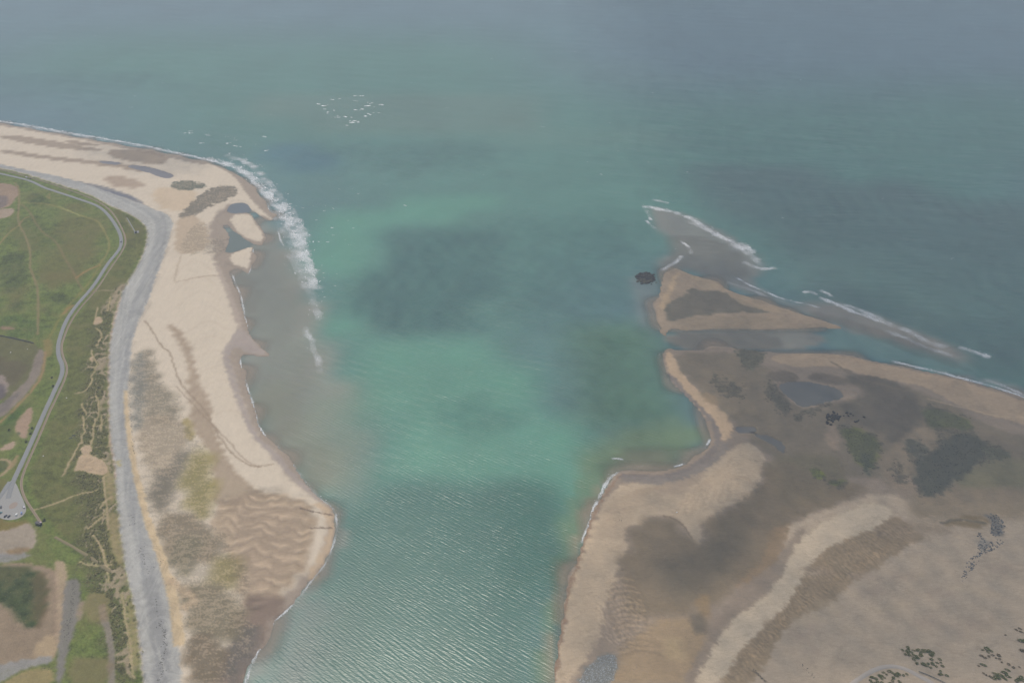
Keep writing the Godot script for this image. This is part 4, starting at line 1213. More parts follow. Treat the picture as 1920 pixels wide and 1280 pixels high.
# ---------------------------------------------------------------- road, turning area, railway
func strip(pts: PackedVector2Array, width: float, lift: float, skirt: float, tile := 6.0) -> ArrayMesh:
	var line := PackedVector2Array()
	for i in pts.size() - 1:
		var n := maxi(1, int(pts[i].distance_to(pts[i + 1]) / 3.0))
		for k in n:
			line.append(pts[i].lerp(pts[i + 1], float(k) / n))
	line.append(pts[pts.size() - 1])
	var st := SurfaceTool.new()
	st.begin(Mesh.PRIMITIVE_TRIANGLES)
	var rows := []
	var run := 0.0
	var hs := PackedFloat32Array()
	for p in line:
		hs.append(maxf(ground(p.x, p.y), 0.0))
	for i in line.size():
		var d := (line[mini(i + 1, line.size() - 1)] - line[maxi(i - 1, 0)]).normalized()
		var o := Vector2(-d.y, d.x)
		var h := 0.0
		for k in range(-3, 4):
			h += hs[clampi(i + k, 0, line.size() - 1)] / 7.0
		h += lift
		if i > 0:
			run += line[i].distance_to(line[i - 1])
		var wob := 1.0 + 0.06 * n_mid.get_noise_2d(line[i].x, line[i].y)
		var row := []
		for e in [[-0.5 * width * wob - skirt, -skirt * 0.8 - 0.3], [-0.5 * width * wob, 0.0], [0.0, 0.06], [0.5 * width * wob, 0.0], [0.5 * width * wob + skirt, -skirt * 0.8 - 0.3]]:
			var q: Vector2 = line[i] + o * e[0]
			row.append([Vector3(q.x, h + e[1], q.y), Vector2(e[0] / tile, run / tile)])
		rows.append(row)
	for i in rows.size() - 1:
		for k in 4:
			var a = rows[i][k]
			var b = rows[i][k + 1]
			var c = rows[i + 1][k]
			var d2 = rows[i + 1][k + 1]
			for v in [a, c, b, b, c, d2]:
				st.set_uv(v[1])
				st.add_vertex(v[0])
	st.index()
	st.generate_normals()
	return st.commit()

func build_roads() -> void:
	var tar := paint(Color(0.54, 0.54, 0.54), 0.85, 0.25)
	tar.albedo_texture = noise_tex(256, 0.05, Color(0.84, 0.84, 0.84), Color(1, 1, 1), 51)
	tar.uv1_triplanar = true
	tar.uv1_world_triplanar = true
	tar.uv1_scale = Vector3.ONE / 17.0
	tag(put("road", strip(P(road_line(), 2, false), 5.4, 0.12, 0.4), tar), "narrow grey road winding down the spit to the turning area", "", "", "structure")
	tag(put("road", strip(P([-40, 968, -14, 952, 2, 936, 12, 920, 20, 908], 2, false), 5.4, 0.16, 0.5), tar), "second grey road branching off to the left above the turning area", "", "", "structure")
	# turning area: a flat patch with an oval of bare ground
	var poly := P(car_park_outline(), 2)
	var tri := Geometry2D.triangulate_polygon(poly)
	var st := SurfaceTool.new()
	st.begin(Mesh.PRIMITIVE_TRIANGLES)
	var top := park_height()
	for p in poly:
		st.set_normal(Vector3.UP)
		st.add_vertex(Vector3(p.x, top, p.y))
	for t in range(0, tri.size(), 3):
		var flip := (poly[tri[t + 1]] - poly[tri[t]]).cross(poly[tri[t + 2]] - poly[tri[t]]) < 0.0
		st.add_index(tri[t])
		st.add_index(tri[t + 2] if flip else tri[t + 1])
		st.add_index(tri[t + 1] if flip else tri[t + 2])
	var park: StandardMaterial3D = tar.duplicate()
	park.albedo_color = Color(0.60, 0.59, 0.575)
	tag(put("car_park", st.commit(), park), "grey turning area with parked cars at the end of the road", "", "", "structure")
	var oval := SurfaceTool.new()
	oval.begin(Mesh.PRIMITIVE_TRIANGLES)
	var c := bearing(26, 953)
	for i in 20:
		for e in [[0.0, 0], [1.0, i], [1.0, i + 1]]:
			var an: float = TAU * e[1] / 20.0
			oval.set_normal(Vector3.UP)
			oval.add_vertex(Vector3(c.x, top + 0.03, c.y) + Vector3(cos(an) * 4.2, 0, sin(an) * 5.6) * e[0])
	tag(put("gravel_island", oval.commit(), paint(Color(0.55, 0.50, 0.46), 0.9, 0.1)), "oval of brownish gravel in the middle of the turning area", "", "", "structure")
	# narrow railway: ballast with two rails
	var line := P(rail_line(), 2, false)
	var rw := Node3D.new()
	rw.name = "railway"
	add_child(rw)
	tag(rw, "narrow railway on pale ballast running beside the road", "", "", "structure")
	var ball := paint(Color(0.63, 0.565, 0.485), 0.95, 0.1)
	ball.albedo_texture = noise_tex(256, 0.08, Color(0.74, 0.74, 0.74), Color(1, 1, 1), 52)
	ball.uv1_triplanar = true
	ball.uv1_world_triplanar = true
	ball.uv1_scale = Vector3.ONE / 9.0
	put("ballast", strip(line, 2.4, 0.3, 0.6), ball, rw)
	var iron := paint(Color(0.36, 0.30, 0.27), 0.5, 0.5)
	for s in [-0.3, 0.3]:
		var off := PackedVector2Array()
		for i in line.size():
			var d := (line[mini(i + 1, line.size() - 1)] - line[maxi(i - 1, 0)]).normalized()
			off.append(line[i] + Vector2(-d.y, d.x) * s)
		put("rail", strip(off, 0.12, 0.5, 0.03), iron, rw)
	# the embankment that goes on past the shed
	var bank := strip(P([104, 1012, 130, 1026, 160, 1044, 186, 1064, 208, 1080], 2, false), 2.4, 0.35, 1.6)
	tag(put("embankment", bank, paint(Color(0.47, 0.43, 0.33), 0.95, 0.1)), "low brown embankment running on into the dunes from the railway end", "", "", "structure")
	# grey track and ramp in the lower right corner
	var ramp := paint(Color(0.62, 0.58, 0.54), 0.9, 0.15)
	tag(put("path", strip(P([1590, 1290, 1620, 1268, 1652, 1252, 1680, 1251, 1702, 1258, 1724, 1270, 1750, 1284], 2, false), 4.2, 0.12, 0.7), ramp), "pale grey track curving through the sand in the corner", "", "", "structure")

func park_height() -> float:
	var h := 0.0
	for p in P(car_park_outline(), 0):
		h = maxf(h, ground(p.x, p.y))
	var c := bearing(26, 953)
	return maxf(h, ground(c.x, c.y)) + 0.1

# ---------------------------------------------------------------- foam
func foam_mesh(sd: int) -> ArrayMesh:
	var r := RandomNumberGenerator.new()
	r.seed = sd
	var st := SurfaceTool.new()
	st.begin(Mesh.PRIMITIVE_TRIANGLES)
	var n := 9
	var rim := []
	for i in n:
		var a := TAU * i / n
		rim.append(Vector3(cos(a), 0, sin(a)) * r.randf_range(0.45, 1.0))
	for i in n:
		st.add_vertex(Vector3(0, 0.22, 0))
		st.add_vertex(rim[i])
		st.add_vertex(rim[(i + 1) % n])
	st.generate_normals()
	return st.commit()

func surf(list: Array, tf: Array, tint: PackedColorArray, spread: float, per_m: float, size: float, stretch := 2.4) -> void:
	# flecks of foam along a breaking wave
	var line := P(list, 2, false)
	for i in line.size() - 1:
		var a := line[i]
		var b := line[i + 1]
		var n := a.distance_to(b) * per_m * 0.6
		var cnt := int(n) + (1 if rng.randf() < n - int(n) else 0)
		var d := (b - a).normalized()
		var o := Vector2(-d.y, d.x)
		for k in cnt:
			var s := rng.randfn(0.0, 1.0)
			var p := a.lerp(b, rng.randf()) + o * s * spread
			if n_mid.get_noise_2d(p.x * 0.8, p.y * 0.8) < -0.12 + 0.12 * absf(s) and rng.randf() < 0.75:
				continue
			var z := size * 0.5 * (pow(rng.randf(), 2.0) * 1.3 + 0.2)
			var yaw := -d.angle() + rng.randfn(0.0, 0.35)
			tf.append(Transform3D(Basis(Vector3.UP, yaw) * Basis.from_scale(Vector3(z * rng.randf_range(0.8, stretch), 0.6, z * 0.42)), Vector3(p.x, 0.04, p.y)))
			var g := rng.randf_range(0.5, 0.82)
			tint.append(Color(g, g, g * 1.01))

func wash(called_label: String, lists: Array) -> void:
	# sheets of broken white water: ribbons whose holes come from a lacy foam texture
	var st := SurfaceTool.new()
	st.begin(Mesh.PRIMITIVE_TRIANGLES)
	for e in lists:
		var line := P(e[0], 3, false)
		var w: float = e[1]
		var strong: float = e[2]
		var run := rng.randf() * 40.0
		var rows := []
		var fine := PackedVector2Array()
		for i in line.size() - 1:
			var n := maxi(1, int(line[i].distance_to(line[i + 1]) / 4.0))
			for k in n:
				fine.append(line[i].lerp(line[i + 1], float(k) / n))
		fine.append(line[line.size() - 1])
		for i in fine.size():
			var d := (fine[mini(i + 1, fine.size() - 1)] - fine[maxi(i - 1, 0)]).normalized()
			var o := Vector2(-d.y, d.x)
			if i > 0:
				run += fine[i].distance_to(fine[i - 1])
			var ends := smoothstep(0.0, 7.0, minf(i, fine.size() - 1 - i))
			var g := clampf(0.66 + 1.15 * n_mid.get_noise_2d(run * 0.45, w * 7.0), 0.16, 1.15) * strong * ends
			var bend := 0.4 * w * n_mid.get_noise_2d(run * 0.35 + 50.0, w * 3.0)
			var row := []
			for k in 5:
				var q: float = (k - 2) * 0.25
				var p := fine[i] + o * (q * (w * 2.2 + 1.2) * (0.75 + 0.7 * n_mid.get_noise_2d(run * 0.8, k * 9.0)) + bend)
				row.append([Vector3(p.x, 0.03 + 0.05 * (2 - absi(k - 2)), p.y), Vector2(run / 34.0, q * w / 17.0 + w), clampf([0.0, 0.75, 1.0, 0.7, 0.0][k] * g, 0.0, 1.0)])
			rows.append(row)
		for i in rows.size() - 1:
			for k in 4:
				var a = rows[i][k]
				var b = rows[i][k + 1]
				var c = rows[i + 1][k]
				var d2 = rows[i + 1][k + 1]
				for v in [a, c, b, b, c, d2]:
					st.set_normal(Vector3.UP)
					st.set_color(Color(0.72, 0.73, 0.74, v[2]))
					st.set_uv(v[1])
					st.add_vertex(v[0])
	tag(put("surf_wash", st.commit(), M.lace), called_label, "", "", "stuff")

func caps(poly: Array, count: int, size: float, tf: Array, tint: PackedColorArray) -> void:
	var pts := P(poly, 0)
	var lo := pts[0]
	var hi := pts[0]
	for p in pts:
		lo = lo.min(p)
		hi = hi.max(p)
	var tries := 0
	while count > 0 and tries < 20000:
		tries += 1
		var p := Vector2(rng.randf_range(lo.x, hi.x), rng.randf_range(lo.y, hi.y))
		if not Geometry2D.is_point_in_polygon(p, pts):
			continue
		count -= 1
		var yaw := -0.2 + rng.randfn(0.0, 0.25)
		var z := size * rng.randf_range(0.35, 1.0)
		for k in rng.randi_range(1, 4):
			var q := p + Vector2(cos(yaw), -sin(yaw)) * rng.randfn(0.0, z * 1.6) + Vector2(0, rng.randfn(0.0, z * 0.4))
			tf.append(Transform3D(Basis(Vector3.UP, yaw) * Basis.from_scale(Vector3(z * rng.randf_range(0.8, 2.0), 0.6, z * 0.6)), Vector3(q.x, 0.05, q.y)))
			var g := rng.randf_range(0.6, 0.88)
			tint.append(Color(g, g, g))

func build_foam() -> void:
	var m := paint(Color.WHITE, 0.9, 0.2)
	m.vertex_color_use_as_albedo = true
	var shape := foam_mesh(4)
	var t := []
	var c := PackedColorArray()
	# left beach
	surf([-300, 180, -100, 212, 0, 226, 67, 237, 133, 249, 213, 262, 283, 275, 333, 286, 383, 297, 423, 308], t, c, 2.6, 2.6, 3.2)
	surf([40, 232, 133, 246, 213, 258, 283, 271, 350, 287], t, c, 5.5, 0.5, 2.2)
	surf([383, 297, 423, 306, 455, 318, 480, 334, 505, 360, 530, 388, 548, 412, 562, 440, 572, 470, 580, 500, 588, 530], t, c, 9.0, 3.3, 2.8)
	surf([400, 302, 440, 312, 470, 330, 500, 360, 525, 392, 545, 420, 556, 445], t, c, 4.0, 2.4, 3.0)
	surf([425, 287, 455, 296, 470, 312, 496, 338, 520, 372, 548, 400, 566, 424], t, c, 9.0, 1.1, 2.6)
	surf([540, 430, 555, 460, 566, 492, 582, 520, 592, 545, 590, 575, 600, 600], t, c, 7.0, 1.1, 1.9)
	surf([580, 640, 592, 655, 590, 670], t, c, 6.0, 1.0, 1.4)
	surf([500, 396, 520, 420, 540, 452, 550, 480, 570, 520], t, c, 5.0, 0.6, 1.4)
	surf([521, 436, 526, 448, 532, 462], t, c, 0.8, 1.6, 1.2)
	surf([533, 478, 536, 500, 548, 515, 560, 520], t, c, 2.0, 0.7, 1.2)
	surf([436, 516, 441, 532, 450, 550, 455, 572, 458, 592, 464, 616], t, c, 0.9, 1.5, 1.1)
	surf([475, 466, 472, 490, 468, 508, 465, 512], t, c, 0.6, 1.8, 0.9)
	surf([449, 672, 452, 692, 462, 722, 474, 757, 482, 795, 497, 818], t, c, 0.8, 1.7, 1.0)
	surf([497, 820, 520, 837, 547, 867, 567, 900, 587, 922, 610, 942, 624, 955], t, c, 1.8, 0.5, 0.9)
	surf([586, 920, 600, 930, 612, 946], t, c, 3.0, 0.9, 1.1)
	surf([628, 960, 630, 990, 622, 1024, 610, 1056, 592, 1076, 567, 1108, 545, 1138, 512, 1164], t, c, 0.8, 0.8, 0.7)
	surf([568, 1104, 585, 1085], t, c, 1.6, 1.0, 0.8)
	surf([512, 1162, 502, 1193, 486, 1216, 470, 1246, 458, 1282], t, c, 0.9, 2.0, 0.9)
	surf([467, 628, 483, 648, 508, 667], t, c, 0.6, 0.8, 0.7)
	many("surf_foam", shape, m, t, c, "white flecks of surf along the left-hand beach and its point")
	wash("sheets of white wash along the left-hand beach and its point", [[[-300, 181, -100, 213, 0, 227, 67, 238, 133, 250, 213, 263, 283, 276, 333, 287, 383, 298, 423, 309], 4.5, 1.3],
		[[20, 233, 133, 252, 213, 267, 300, 281, 400, 303], 4.0, 0.6], [[383, 296, 423, 306, 455, 320, 482, 340, 508, 368, 532, 398, 550, 424, 564, 452, 574, 482, 584, 515, 592, 545], 12.0, 1.15],
		[[420, 290, 455, 300, 480, 318, 506, 346, 530, 376, 552, 404, 566, 430, 572, 460], 11.0, 0.8], [[440, 316, 470, 334, 496, 364, 520, 396, 540, 426, 556, 460, 566, 490], 7.0, 0.9],
		[[488, 372, 510, 400, 530, 430, 544, 456, 560, 490, 576, 530], 9.0, 0.45], [[540, 470, 560, 510, 578, 545, 590, 575, 600, 600], 9.0, 0.5], [[570, 610, 582, 640, 592, 664, 602, 700], 6.0, 0.7], [[520, 432, 526, 450, 533, 464], 1.8, 1.0],
		[[436, 514, 441, 532, 450, 550, 455, 572, 458, 592, 464, 618], 1.5, 1.3], [[475, 465, 472, 490, 468, 508, 464, 514], 1.0, 1.5], [[449, 670, 452, 692, 462, 722, 474, 757, 482, 795, 498, 820], 1.5, 1.4],
		[[498, 822, 520, 840, 547, 869, 567, 902, 587, 924, 612, 946, 628, 962], 3.0, 0.8], [[630, 960, 632, 990, 624, 1024, 611, 1056, 593, 1077, 568, 1109, 545, 1139, 512, 1165], 1.6, 0.8], [[512, 1162, 502, 1193, 486, 1216, 470, 1246, 458, 1284], 1.8, 1.4]])
	# bar off the right-hand spit
	t = []
	c = PackedColorArray()
	surf([1205, 388, 1222, 388, 1245, 394, 1262, 396, 1288, 406, 1310, 418, 1330, 432, 1352, 444, 1370, 452, 1388, 464, 1405, 476, 1418, 486], t, c, 5.0, 1.5, 2.0)
	surf([1300, 412, 1340, 430, 1375, 452, 1400, 464, 1416, 476], t, c, 3.0, 1.5, 1.9)
	surf([1390, 456, 1404, 464, 1414, 474], t, c, 6.0, 2.2, 2.2)
	surf([1395, 490, 1415, 500, 1440, 504, 1456, 503], t, c, 4.5, 1.1, 1.6)
	surf([1212, 392, 1216, 404, 1220, 412], t, c, 2.4, 1.4, 1.4)
	surf([1212, 414, 1220, 422, 1230, 428], t, c, 2.0, 1.2, 1.2)
	surf([1276, 452, 1290, 462, 1297, 470, 1294, 474], t, c, 2.0, 1.6, 1.4)
	surf([1278, 480, 1270, 490, 1258, 496, 1240, 506], t, c, 2.6, 1.3, 1.3)
	surf([1250, 470, 1262, 466, 1270, 462], t, c, 3.0, 0.7, 1.2)
	surf([1224, 374, 1238, 377, 1255, 380], t, c, 3.6, 0.8, 1.8)
	surf([1316, 376, 1326, 380], t, c, 3.0, 1.0, 1.8)
	many("surf_foam", shape, m, t, c, "white flecks over the sunken bar beyond the right-hand spit")
	wash("sheets of white water breaking over the sunken bar beyond the right-hand spit", [[[1203, 388, 1222, 388, 1245, 394, 1265, 397, 1290, 407, 1312, 419, 1332, 433, 1354, 446, 1374, 454, 1392, 466, 1408, 478, 1424, 490], 8.0, 1.1],
		[[1290, 412, 1330, 432, 1365, 452, 1395, 470, 1414, 486, 1430, 500], 9.0, 0.6], [[1386, 454, 1404, 464, 1416, 476], 9.0, 1.3], [[1392, 490, 1415, 501, 1440, 505, 1460, 503], 6.0, 0.9], [[1210, 390, 1216, 404, 1222, 414], 4.0, 1.1], [[1211, 412, 1220, 422, 1232, 430], 4.0, 1.0],
		[[1274, 450, 1290, 461, 1298, 471, 1293, 476], 4.0, 1.2], [[1279, 478, 1270, 490, 1258, 497, 1238, 507], 5.0, 1.0], [[1222, 374, 1240, 377, 1256, 381], 5.0, 0.8]])
	t = []
	c = PackedColorArray()
	surf([1385, 522, 1410, 536, 1440, 548, 1465, 558, 1488, 564], t, c, 1.6, 1.5, 1.4)
	surf([1488, 565, 1510, 568, 1530, 574], t, c, 1.8, 0.6, 1.0)
	surf([1508, 548, 1520, 546, 1530, 552], t, c, 4.0, 0.8, 1.6)
	surf([1540, 544, 1555, 552, 1560, 556], t, c, 4.0, 0.8, 1.6)
	surf([1540, 558, 1565, 570, 1590, 580, 1615, 588, 1640, 598, 1660, 604], t, c, 2.6, 2.1, 1.9)
	surf([1580, 572, 1610, 580, 1640, 592, 1665, 606, 1700, 618, 1740, 640, 1775, 648], t, c, 5.0, 0.8, 1.5)
	surf([1660, 622, 1710, 640, 1760, 660, 1800, 668], t, c, 4.0, 0.6, 1.1)
	surf([1802, 652, 1830, 660, 1856, 670], t, c, 4.0, 1.2, 1.7)
	surf([1870, 684, 1900, 690], t, c, 3.6, 0.6, 1.2)
	surf([1680, 678, 1720, 688, 1750, 694, 1790, 704, 1820, 712, 1850, 720, 1890, 733, 1930, 747, 2050, 792], t, c, 1.6, 1.9, 1.5)
	surf([1860, 714, 1890, 726, 1925, 742], t, c, 3.0, 0.8, 1.3)
	surf([1234, 568, 1238, 586, 1240, 606, 1235, 624], t, c, 0.9, 0.7, 0.8)
	surf([1233, 670, 1239, 662], t, c, 1.2, 1.8, 1.0)
	surf([1247, 700, 1250, 708], t, c, 1.0, 1.6, 0.9)
	many("surf_foam", shape, m, t, c, "white flecks of surf along the outer beach on the right")
	wash("lines of white surf along the outer beach on the right", [[[1380, 520, 1410, 536, 1440, 549, 1465, 559, 1492, 566], 3.0, 1.2], [[1360, 528, 1400, 540, 1440, 556, 1500, 574], 5.0, 0.4], [[1488, 566, 1512, 569, 1540, 577], 3.0, 0.8],
		[[1536, 556, 1565, 569, 1590, 580, 1615, 589, 1640, 599, 1664, 607], 5.5, 1.4], [[1575, 570, 1610, 580, 1640, 592, 1665, 606, 1700, 619, 1740, 641, 1780, 652], 8.0, 0.75], [[1660, 618, 1710, 640, 1760, 660, 1804, 670], 6.0, 0.5], [[1796, 650, 1830, 660, 1860, 671], 6.0, 1.1],
		[[1670, 676, 1720, 688, 1750, 695, 1790, 705, 1820, 713, 1850, 721, 1890, 734, 1930, 748, 2060, 796], 3.5, 1.4], [[1840, 708, 1890, 727, 1930, 744, 2040, 784], 5.0, 0.6], [[1504, 548, 1520, 546, 1534, 553], 5.0, 0.9], [[1536, 543, 1555, 551, 1563, 557], 5.0, 0.9]])
	t = []
	c = PackedColorArray()
	surf([1326, 834, 1331, 824], t, c, 1.0, 2.6, 1.1)
	surf([1322, 840, 1325, 836], t, c, 0.8, 1.8, 0.8)
	surf([1147, 860, 1157, 859, 1168, 861], t, c, 1.2, 2.2, 1.1)
	surf([1138, 896, 1150, 888, 1163, 883], t, c, 1.8, 2.4, 1.1)
	surf([1265, 874, 1282, 869], t, c, 0.9, 2.0, 0.9)
	surf([1196, 874, 1206, 874], t, c, 0.8, 1.2, 0.8)
	surf([1212, 887, 1222, 886], t, c, 0.8, 1.2, 0.8)
	surf([1142, 902, 1132, 918, 1122, 936, 1114, 952, 1110, 968], t, c, 1.5, 3.0, 1.0)
	surf([1110, 968, 1106, 978, 1100, 992, 1092, 1016, 1084, 1040], t, c, 0.8, 1.2, 0.6)
	surf([1084, 1040, 1070, 1080, 1060, 1120, 1056, 1160, 1046, 1210, 1038, 1280], t, c, 0.5, 0.3, 0.4)
	many("surf_foam", shape, m, t, c, "small white flecks in the little bay and down the river beach")
	wash("small white breakers in the little bay and down the river beach", [[[1165, 886, 1150, 890, 1140, 902, 1130, 920, 1121, 937, 1113, 953, 1109, 970], 2.4, 1.6], [[1109, 970, 1104, 982, 1098, 996, 1090, 1020], 1.2, 1.2], [[1146, 860, 1157, 859, 1170, 861], 2.0, 1.3], [[1332, 822, 1326, 836], 1.8, 1.5], [[1262, 875, 1284, 869], 1.4, 1.3]])
	t = []
	c = PackedColorArray()
	caps([590, 195, 640, 180, 700, 178, 720, 195, 700, 222, 650, 240, 610, 225], 34, 3.6, t, c)
	surf([604, 196, 626, 197], t, c, 3.0, 0.8, 2.6)
	surf([608, 222, 630, 219], t, c, 3.0, 0.7, 2.4)
	surf([820, 186, 834, 184], t, c, 2.0, 1.0, 2.6)
	surf([834, 202, 844, 202], t, c, 1.6, 0.9, 2.4)
	surf([672, 181, 698, 179], t, c, 4.0, 0.5, 2.4)
	surf([1136, 258, 1160, 254, 1184, 247], t, c, 4.0, 0.35, 2.0)
	surf([1212, 304, 1224, 304], t, c, 2.5, 0.5, 2.0)
	surf([1284, 322, 1296, 323], t, c, 2.5, 0.4, 2.0)
	surf([432, 262, 444, 256], t, c, 4.0, 0.8, 2.4)
	surf([366, 262, 380, 263], t, c, 3.0, 0.5, 2.2)
	surf([486, 308, 492, 314], t, c, 2.5, 2.0, 2.4)
	caps([340, 240, 520, 250, 520, 285, 420, 280, 350, 262], 14, 2.8, t, c)
	caps([0, 20, 1100, 0, 1200, 400, 600, 400, 480, 260, 0, 190], 70, 1.5, t, c)
	caps([1100, 0, 1920, 0, 1920, 640, 1450, 480, 1300, 380], 26, 1.5, t, c)
	caps([560, 380, 680, 340, 640, 560, 600, 560], 26, 1.3, t, c)
	many("whitecaps", shape, m, t, c, "scattered whitecaps on the open sea and over the offshore shoal")

# ---------------------------------------------------------------- plants
func tuft(blades: int, sd: int, spread: float, h: float) -> ArrayMesh:
	var r := RandomNumberGenerator.new()
	r.seed = sd
	var st := SurfaceTool.new()
	st.begin(Mesh.PRIMITIVE_TRIANGLES)
	for i in blades:
		var a := TAU * (i + r.randf() * 0.7) / blades
		var base := Vector3(cos(a), 0, sin(a)) * spread * r.randf_range(0.05, 0.5)
		var tip := Vector3(cos(a + 0.3), 0, sin(a + 0.3)) * spread * r.randf_range(0.5, 1.0) + Vector3(0, h * r.randf_range(0.55, 1.0), 0)
		var side := Vector3(-sin(a), 0, cos(a)) * spread * r.randf_range(0.14, 0.26)
		var mid := base.lerp(tip, 0.55) + Vector3(0, h * 0.2, 0)
		for v in [base - side - Vector3(0, 0.15, 0), mid - side * 0.8, base + side - Vector3(0, 0.15, 0), base + side - Vector3(0, 0.15, 0), mid - side * 0.8, mid + side * 0.8, mid - side * 0.8, tip, mid + side * 0.8]:
			st.add_vertex(v)
	st.generate_normals()
	return st.commit()

func build_plants() -> void:
	M.leaf = paint(Color.WHITE, 0.9, 0.15)
	M.leaf.vertex_color_use_as_albedo = true
	M.leaf.backlight_enabled = true
	M.leaf.backlight = Color(0.25, 0.25, 0.2)
	var t := []
	var c := PackedColorArray()
	var t2 := []
	var c2 := PackedColorArray()
	var z := -565.0
	while z > -1600.0:
		var half := 0.56 * (CAM_H * sp - z * cp)
		var step := 1.25 * (-z / 700.0)
		var x := -half
		while x < -60.0:
			var px := x + rng.randf_range(-0.5, 0.5) * step
			var pz := z + rng.randf_range(-0.5, 0.5) * step
			x += step
			var a := at(px, pz)
			if grassb[a] < 120 or roadb[a] > 30:
				continue
			var s := surveyed(px, pz)
			if s.g < s.r * 0.97:
				continue
			var d := duneb[a] / 255.0
			var edge := smooth_at(shingle40, px, pz)
			var bare := n_ridge.get_noise_2d(px * 1.5, pz * 0.9) + edge * 1.1 + n_mid.get_noise_2d(px, pz) * 0.3
			if d > 0.05 and bare > lerpf(1.2, 0.80, d):
				continue
			var clump := n_mid.get_noise_2d(px * 1.3, pz * 1.3) + 0.6 * n_fine.get_noise_2d(px, pz)
			if rng.randf() < 0.12 + d * (0.34 + 0.5 * clampf(clump * 1.6, -0.4, 1.0)):
				var sc := rng.randf_range(0.5, 1.0) * (0.65 + 0.35 * step / 1.25) * (0.75 + 0.35 * d)
				var hgt := sc * rng.randf_range(0.6, 1.1) * (0.45 + 0.55 * d)
				var tr := Transform3D(Basis(Vector3.UP, rng.randf() * TAU) * Basis.from_scale(Vector3(sc, hgt, sc)), Vector3(px, ground(px, pz), pz))
				var g := rng.randf_range(0.7, 1.35)
				var base := Color(0.185 * g, 0.170 * g, 0.072 * g).lerp(Color(0.22, 0.17, 0.085), rng.randf() * rng.randf() * (0.4 + edge))
				if d > 0.2:
					t.append(tr)
					c.append(base)
				else:
					t2.append(tr)
					c2.append(base)
		z -= step
	print("tufts ", t.size(), " ", t2.size())
	many("marram_grass", tuft(8, 3, 1.35, 1.0), M.leaf, t, c, "olive marram grass covering the dunes between road and shingle")
	many("rough_grass", tuft(6, 5, 1.0, 0.6), M.leaf, t2, c2, "darker rough grass dotted over the green turf")
	# single marram clumps in the sand of the lower right corner
	var protos := []
	for k in 4:
		protos.append(tuft(22, 60 + k, 1.35, 1.0))
	var place := func(px: float, py: float, w: float, dep: float, tone_k: float, label: String, group: String):
		var p := bearing(px, py)
		var o := put("marram_clump", protos[rng.randi() % 4], clump_mats[int(tone_k)])
		o.position = Vector3(p.x, ground(p.x, p.y), p.y)
		o.rotation.y = rng.randf_range(-0.9, -0.1)
		o.scale = Vector3(w * 1.45, minf(w, dep) * 1.0, dep * 1.35)
		tag(o, label, "grass clump", group)
	for k in 3:
		var m: StandardMaterial3D = M.leaf.duplicate()
		m.vertex_color_use_as_albedo = false
		m.albedo_color = [Color(0.34, 0.36, 0.20), Color(0.40, 0.39, 0.24), Color(0.38, 0.33, 0.24)][k]
		clump_mats.append(m)
	var patch := P([1688, 1216, 1715, 1214, 1745, 1222, 1768, 1238, 1774, 1254, 1778, 1272, 1762, 1268, 1735, 1256, 1708, 1244, 1712, 1236, 1700, 1232, 1692, 1228], 1)
	var hole := P([1722, 1232, 1738, 1230, 1748, 1240, 1742, 1248, 1728, 1242], 1)
	var done := 0
	while done < 62:
		var q := Vector2(rng.randf_range(1686, 1780), rng.randf_range(1212, 1274))
		var g := bearing(q.x, q.y)
		if Geometry2D.is_point_in_polygon(g, patch) and not Geometry2D.is_point_in_polygon(g, hole):
			place.call(q.x, q.y, rng.randf_range(0.9, 1.7), rng.randf_range(0.6, 1.0), float(rng.randi() % 2), "marram clump in the large ring-shaped patch beside the grey track", "marram clumps in the ring-shaped patch")
			done += 1
	done = 0
	var low := P([1622, 1284, 1640, 1266, 1668, 1258, 1690, 1260, 1710, 1270, 1712, 1276, 1694, 1274, 1690, 1286, 1640, 1290], 1)
	while done < 34:
		var q := Vector2(rng.randf_range(1620, 1714), rng.randf_range(1256, 1292))
		if Geometry2D.is_point_in_polygon(bearing(q.x, q.y), low):
			place.call(q.x, q.y, rng.randf_range(0.9, 1.7), rng.randf_range(0.6, 1.1), float(rng.randi() % 2), "marram clump on the hummock enclosed by the grey track's bend", "marram clumps inside the track's bend")
			done += 1
	for e in [[1842, 1221, 1.2, 1], [1850, 1219, 2.2, 0], [1858, 1223, 1.4, 1], [1852, 1225, 1.3, 1]]:
		place.call(e[0], e[1], e[2], e[2] * 0.6, e[3], "marram clump in the small green tussock above the brown row", "marram clumps of the small tussock")
	for e in [[1840, 1232, 1.5], [1847, 1236, 1.3], [1854, 1233, 1.2], [1861, 1231, 1.3], [1867, 1236, 1.0], [1872, 1231, 1.8], [1874, 1238, 1.2], [1878, 1244, 1.0]]:
		place.call(e[0], e[1], e[2], e[2] * 0.6, 2, "brownish marram clump in the straggling row on bare sand", "brownish marram clumps in a row")
	place.call(1843, 1249, 2.4, 0.9, 0, "dark low marram clump lying alone like a short bar", "")
	place.call(1835, 1251, 1.0, 0.6, 2, "faint brown clump just left of the dark bar-like clump", "")
	place.call(1891, 1248, 1.4, 0.8, 2, "upper of two small dark clumps beyond the brownish row", "")
	place.call(1900, 1254, 1.3, 0.8, 2, "lower of two small dark clumps beyond the brownish row", "")
	place.call(1911, 1253, 0.9, 0.5, 2, "faint small clump beside the two small dark ones", "")
	for e in [[1866, 1266], [1868, 1272], [1864, 1275], [1872, 1274], [1876, 1268], [1882, 1263], [1886, 1266], [1880, 1272], [1884, 1275], [1890, 1271], [1870, 1268], [1889, 1259]]:
		place.call(e[0], e[1], rng.randf_range(1.4, 2.2), rng.randf_range(0.8, 1.2), 0, "deep green marram clump in the dense tussock at the bottom edge", "clumps of the dense tussock at the bottom")
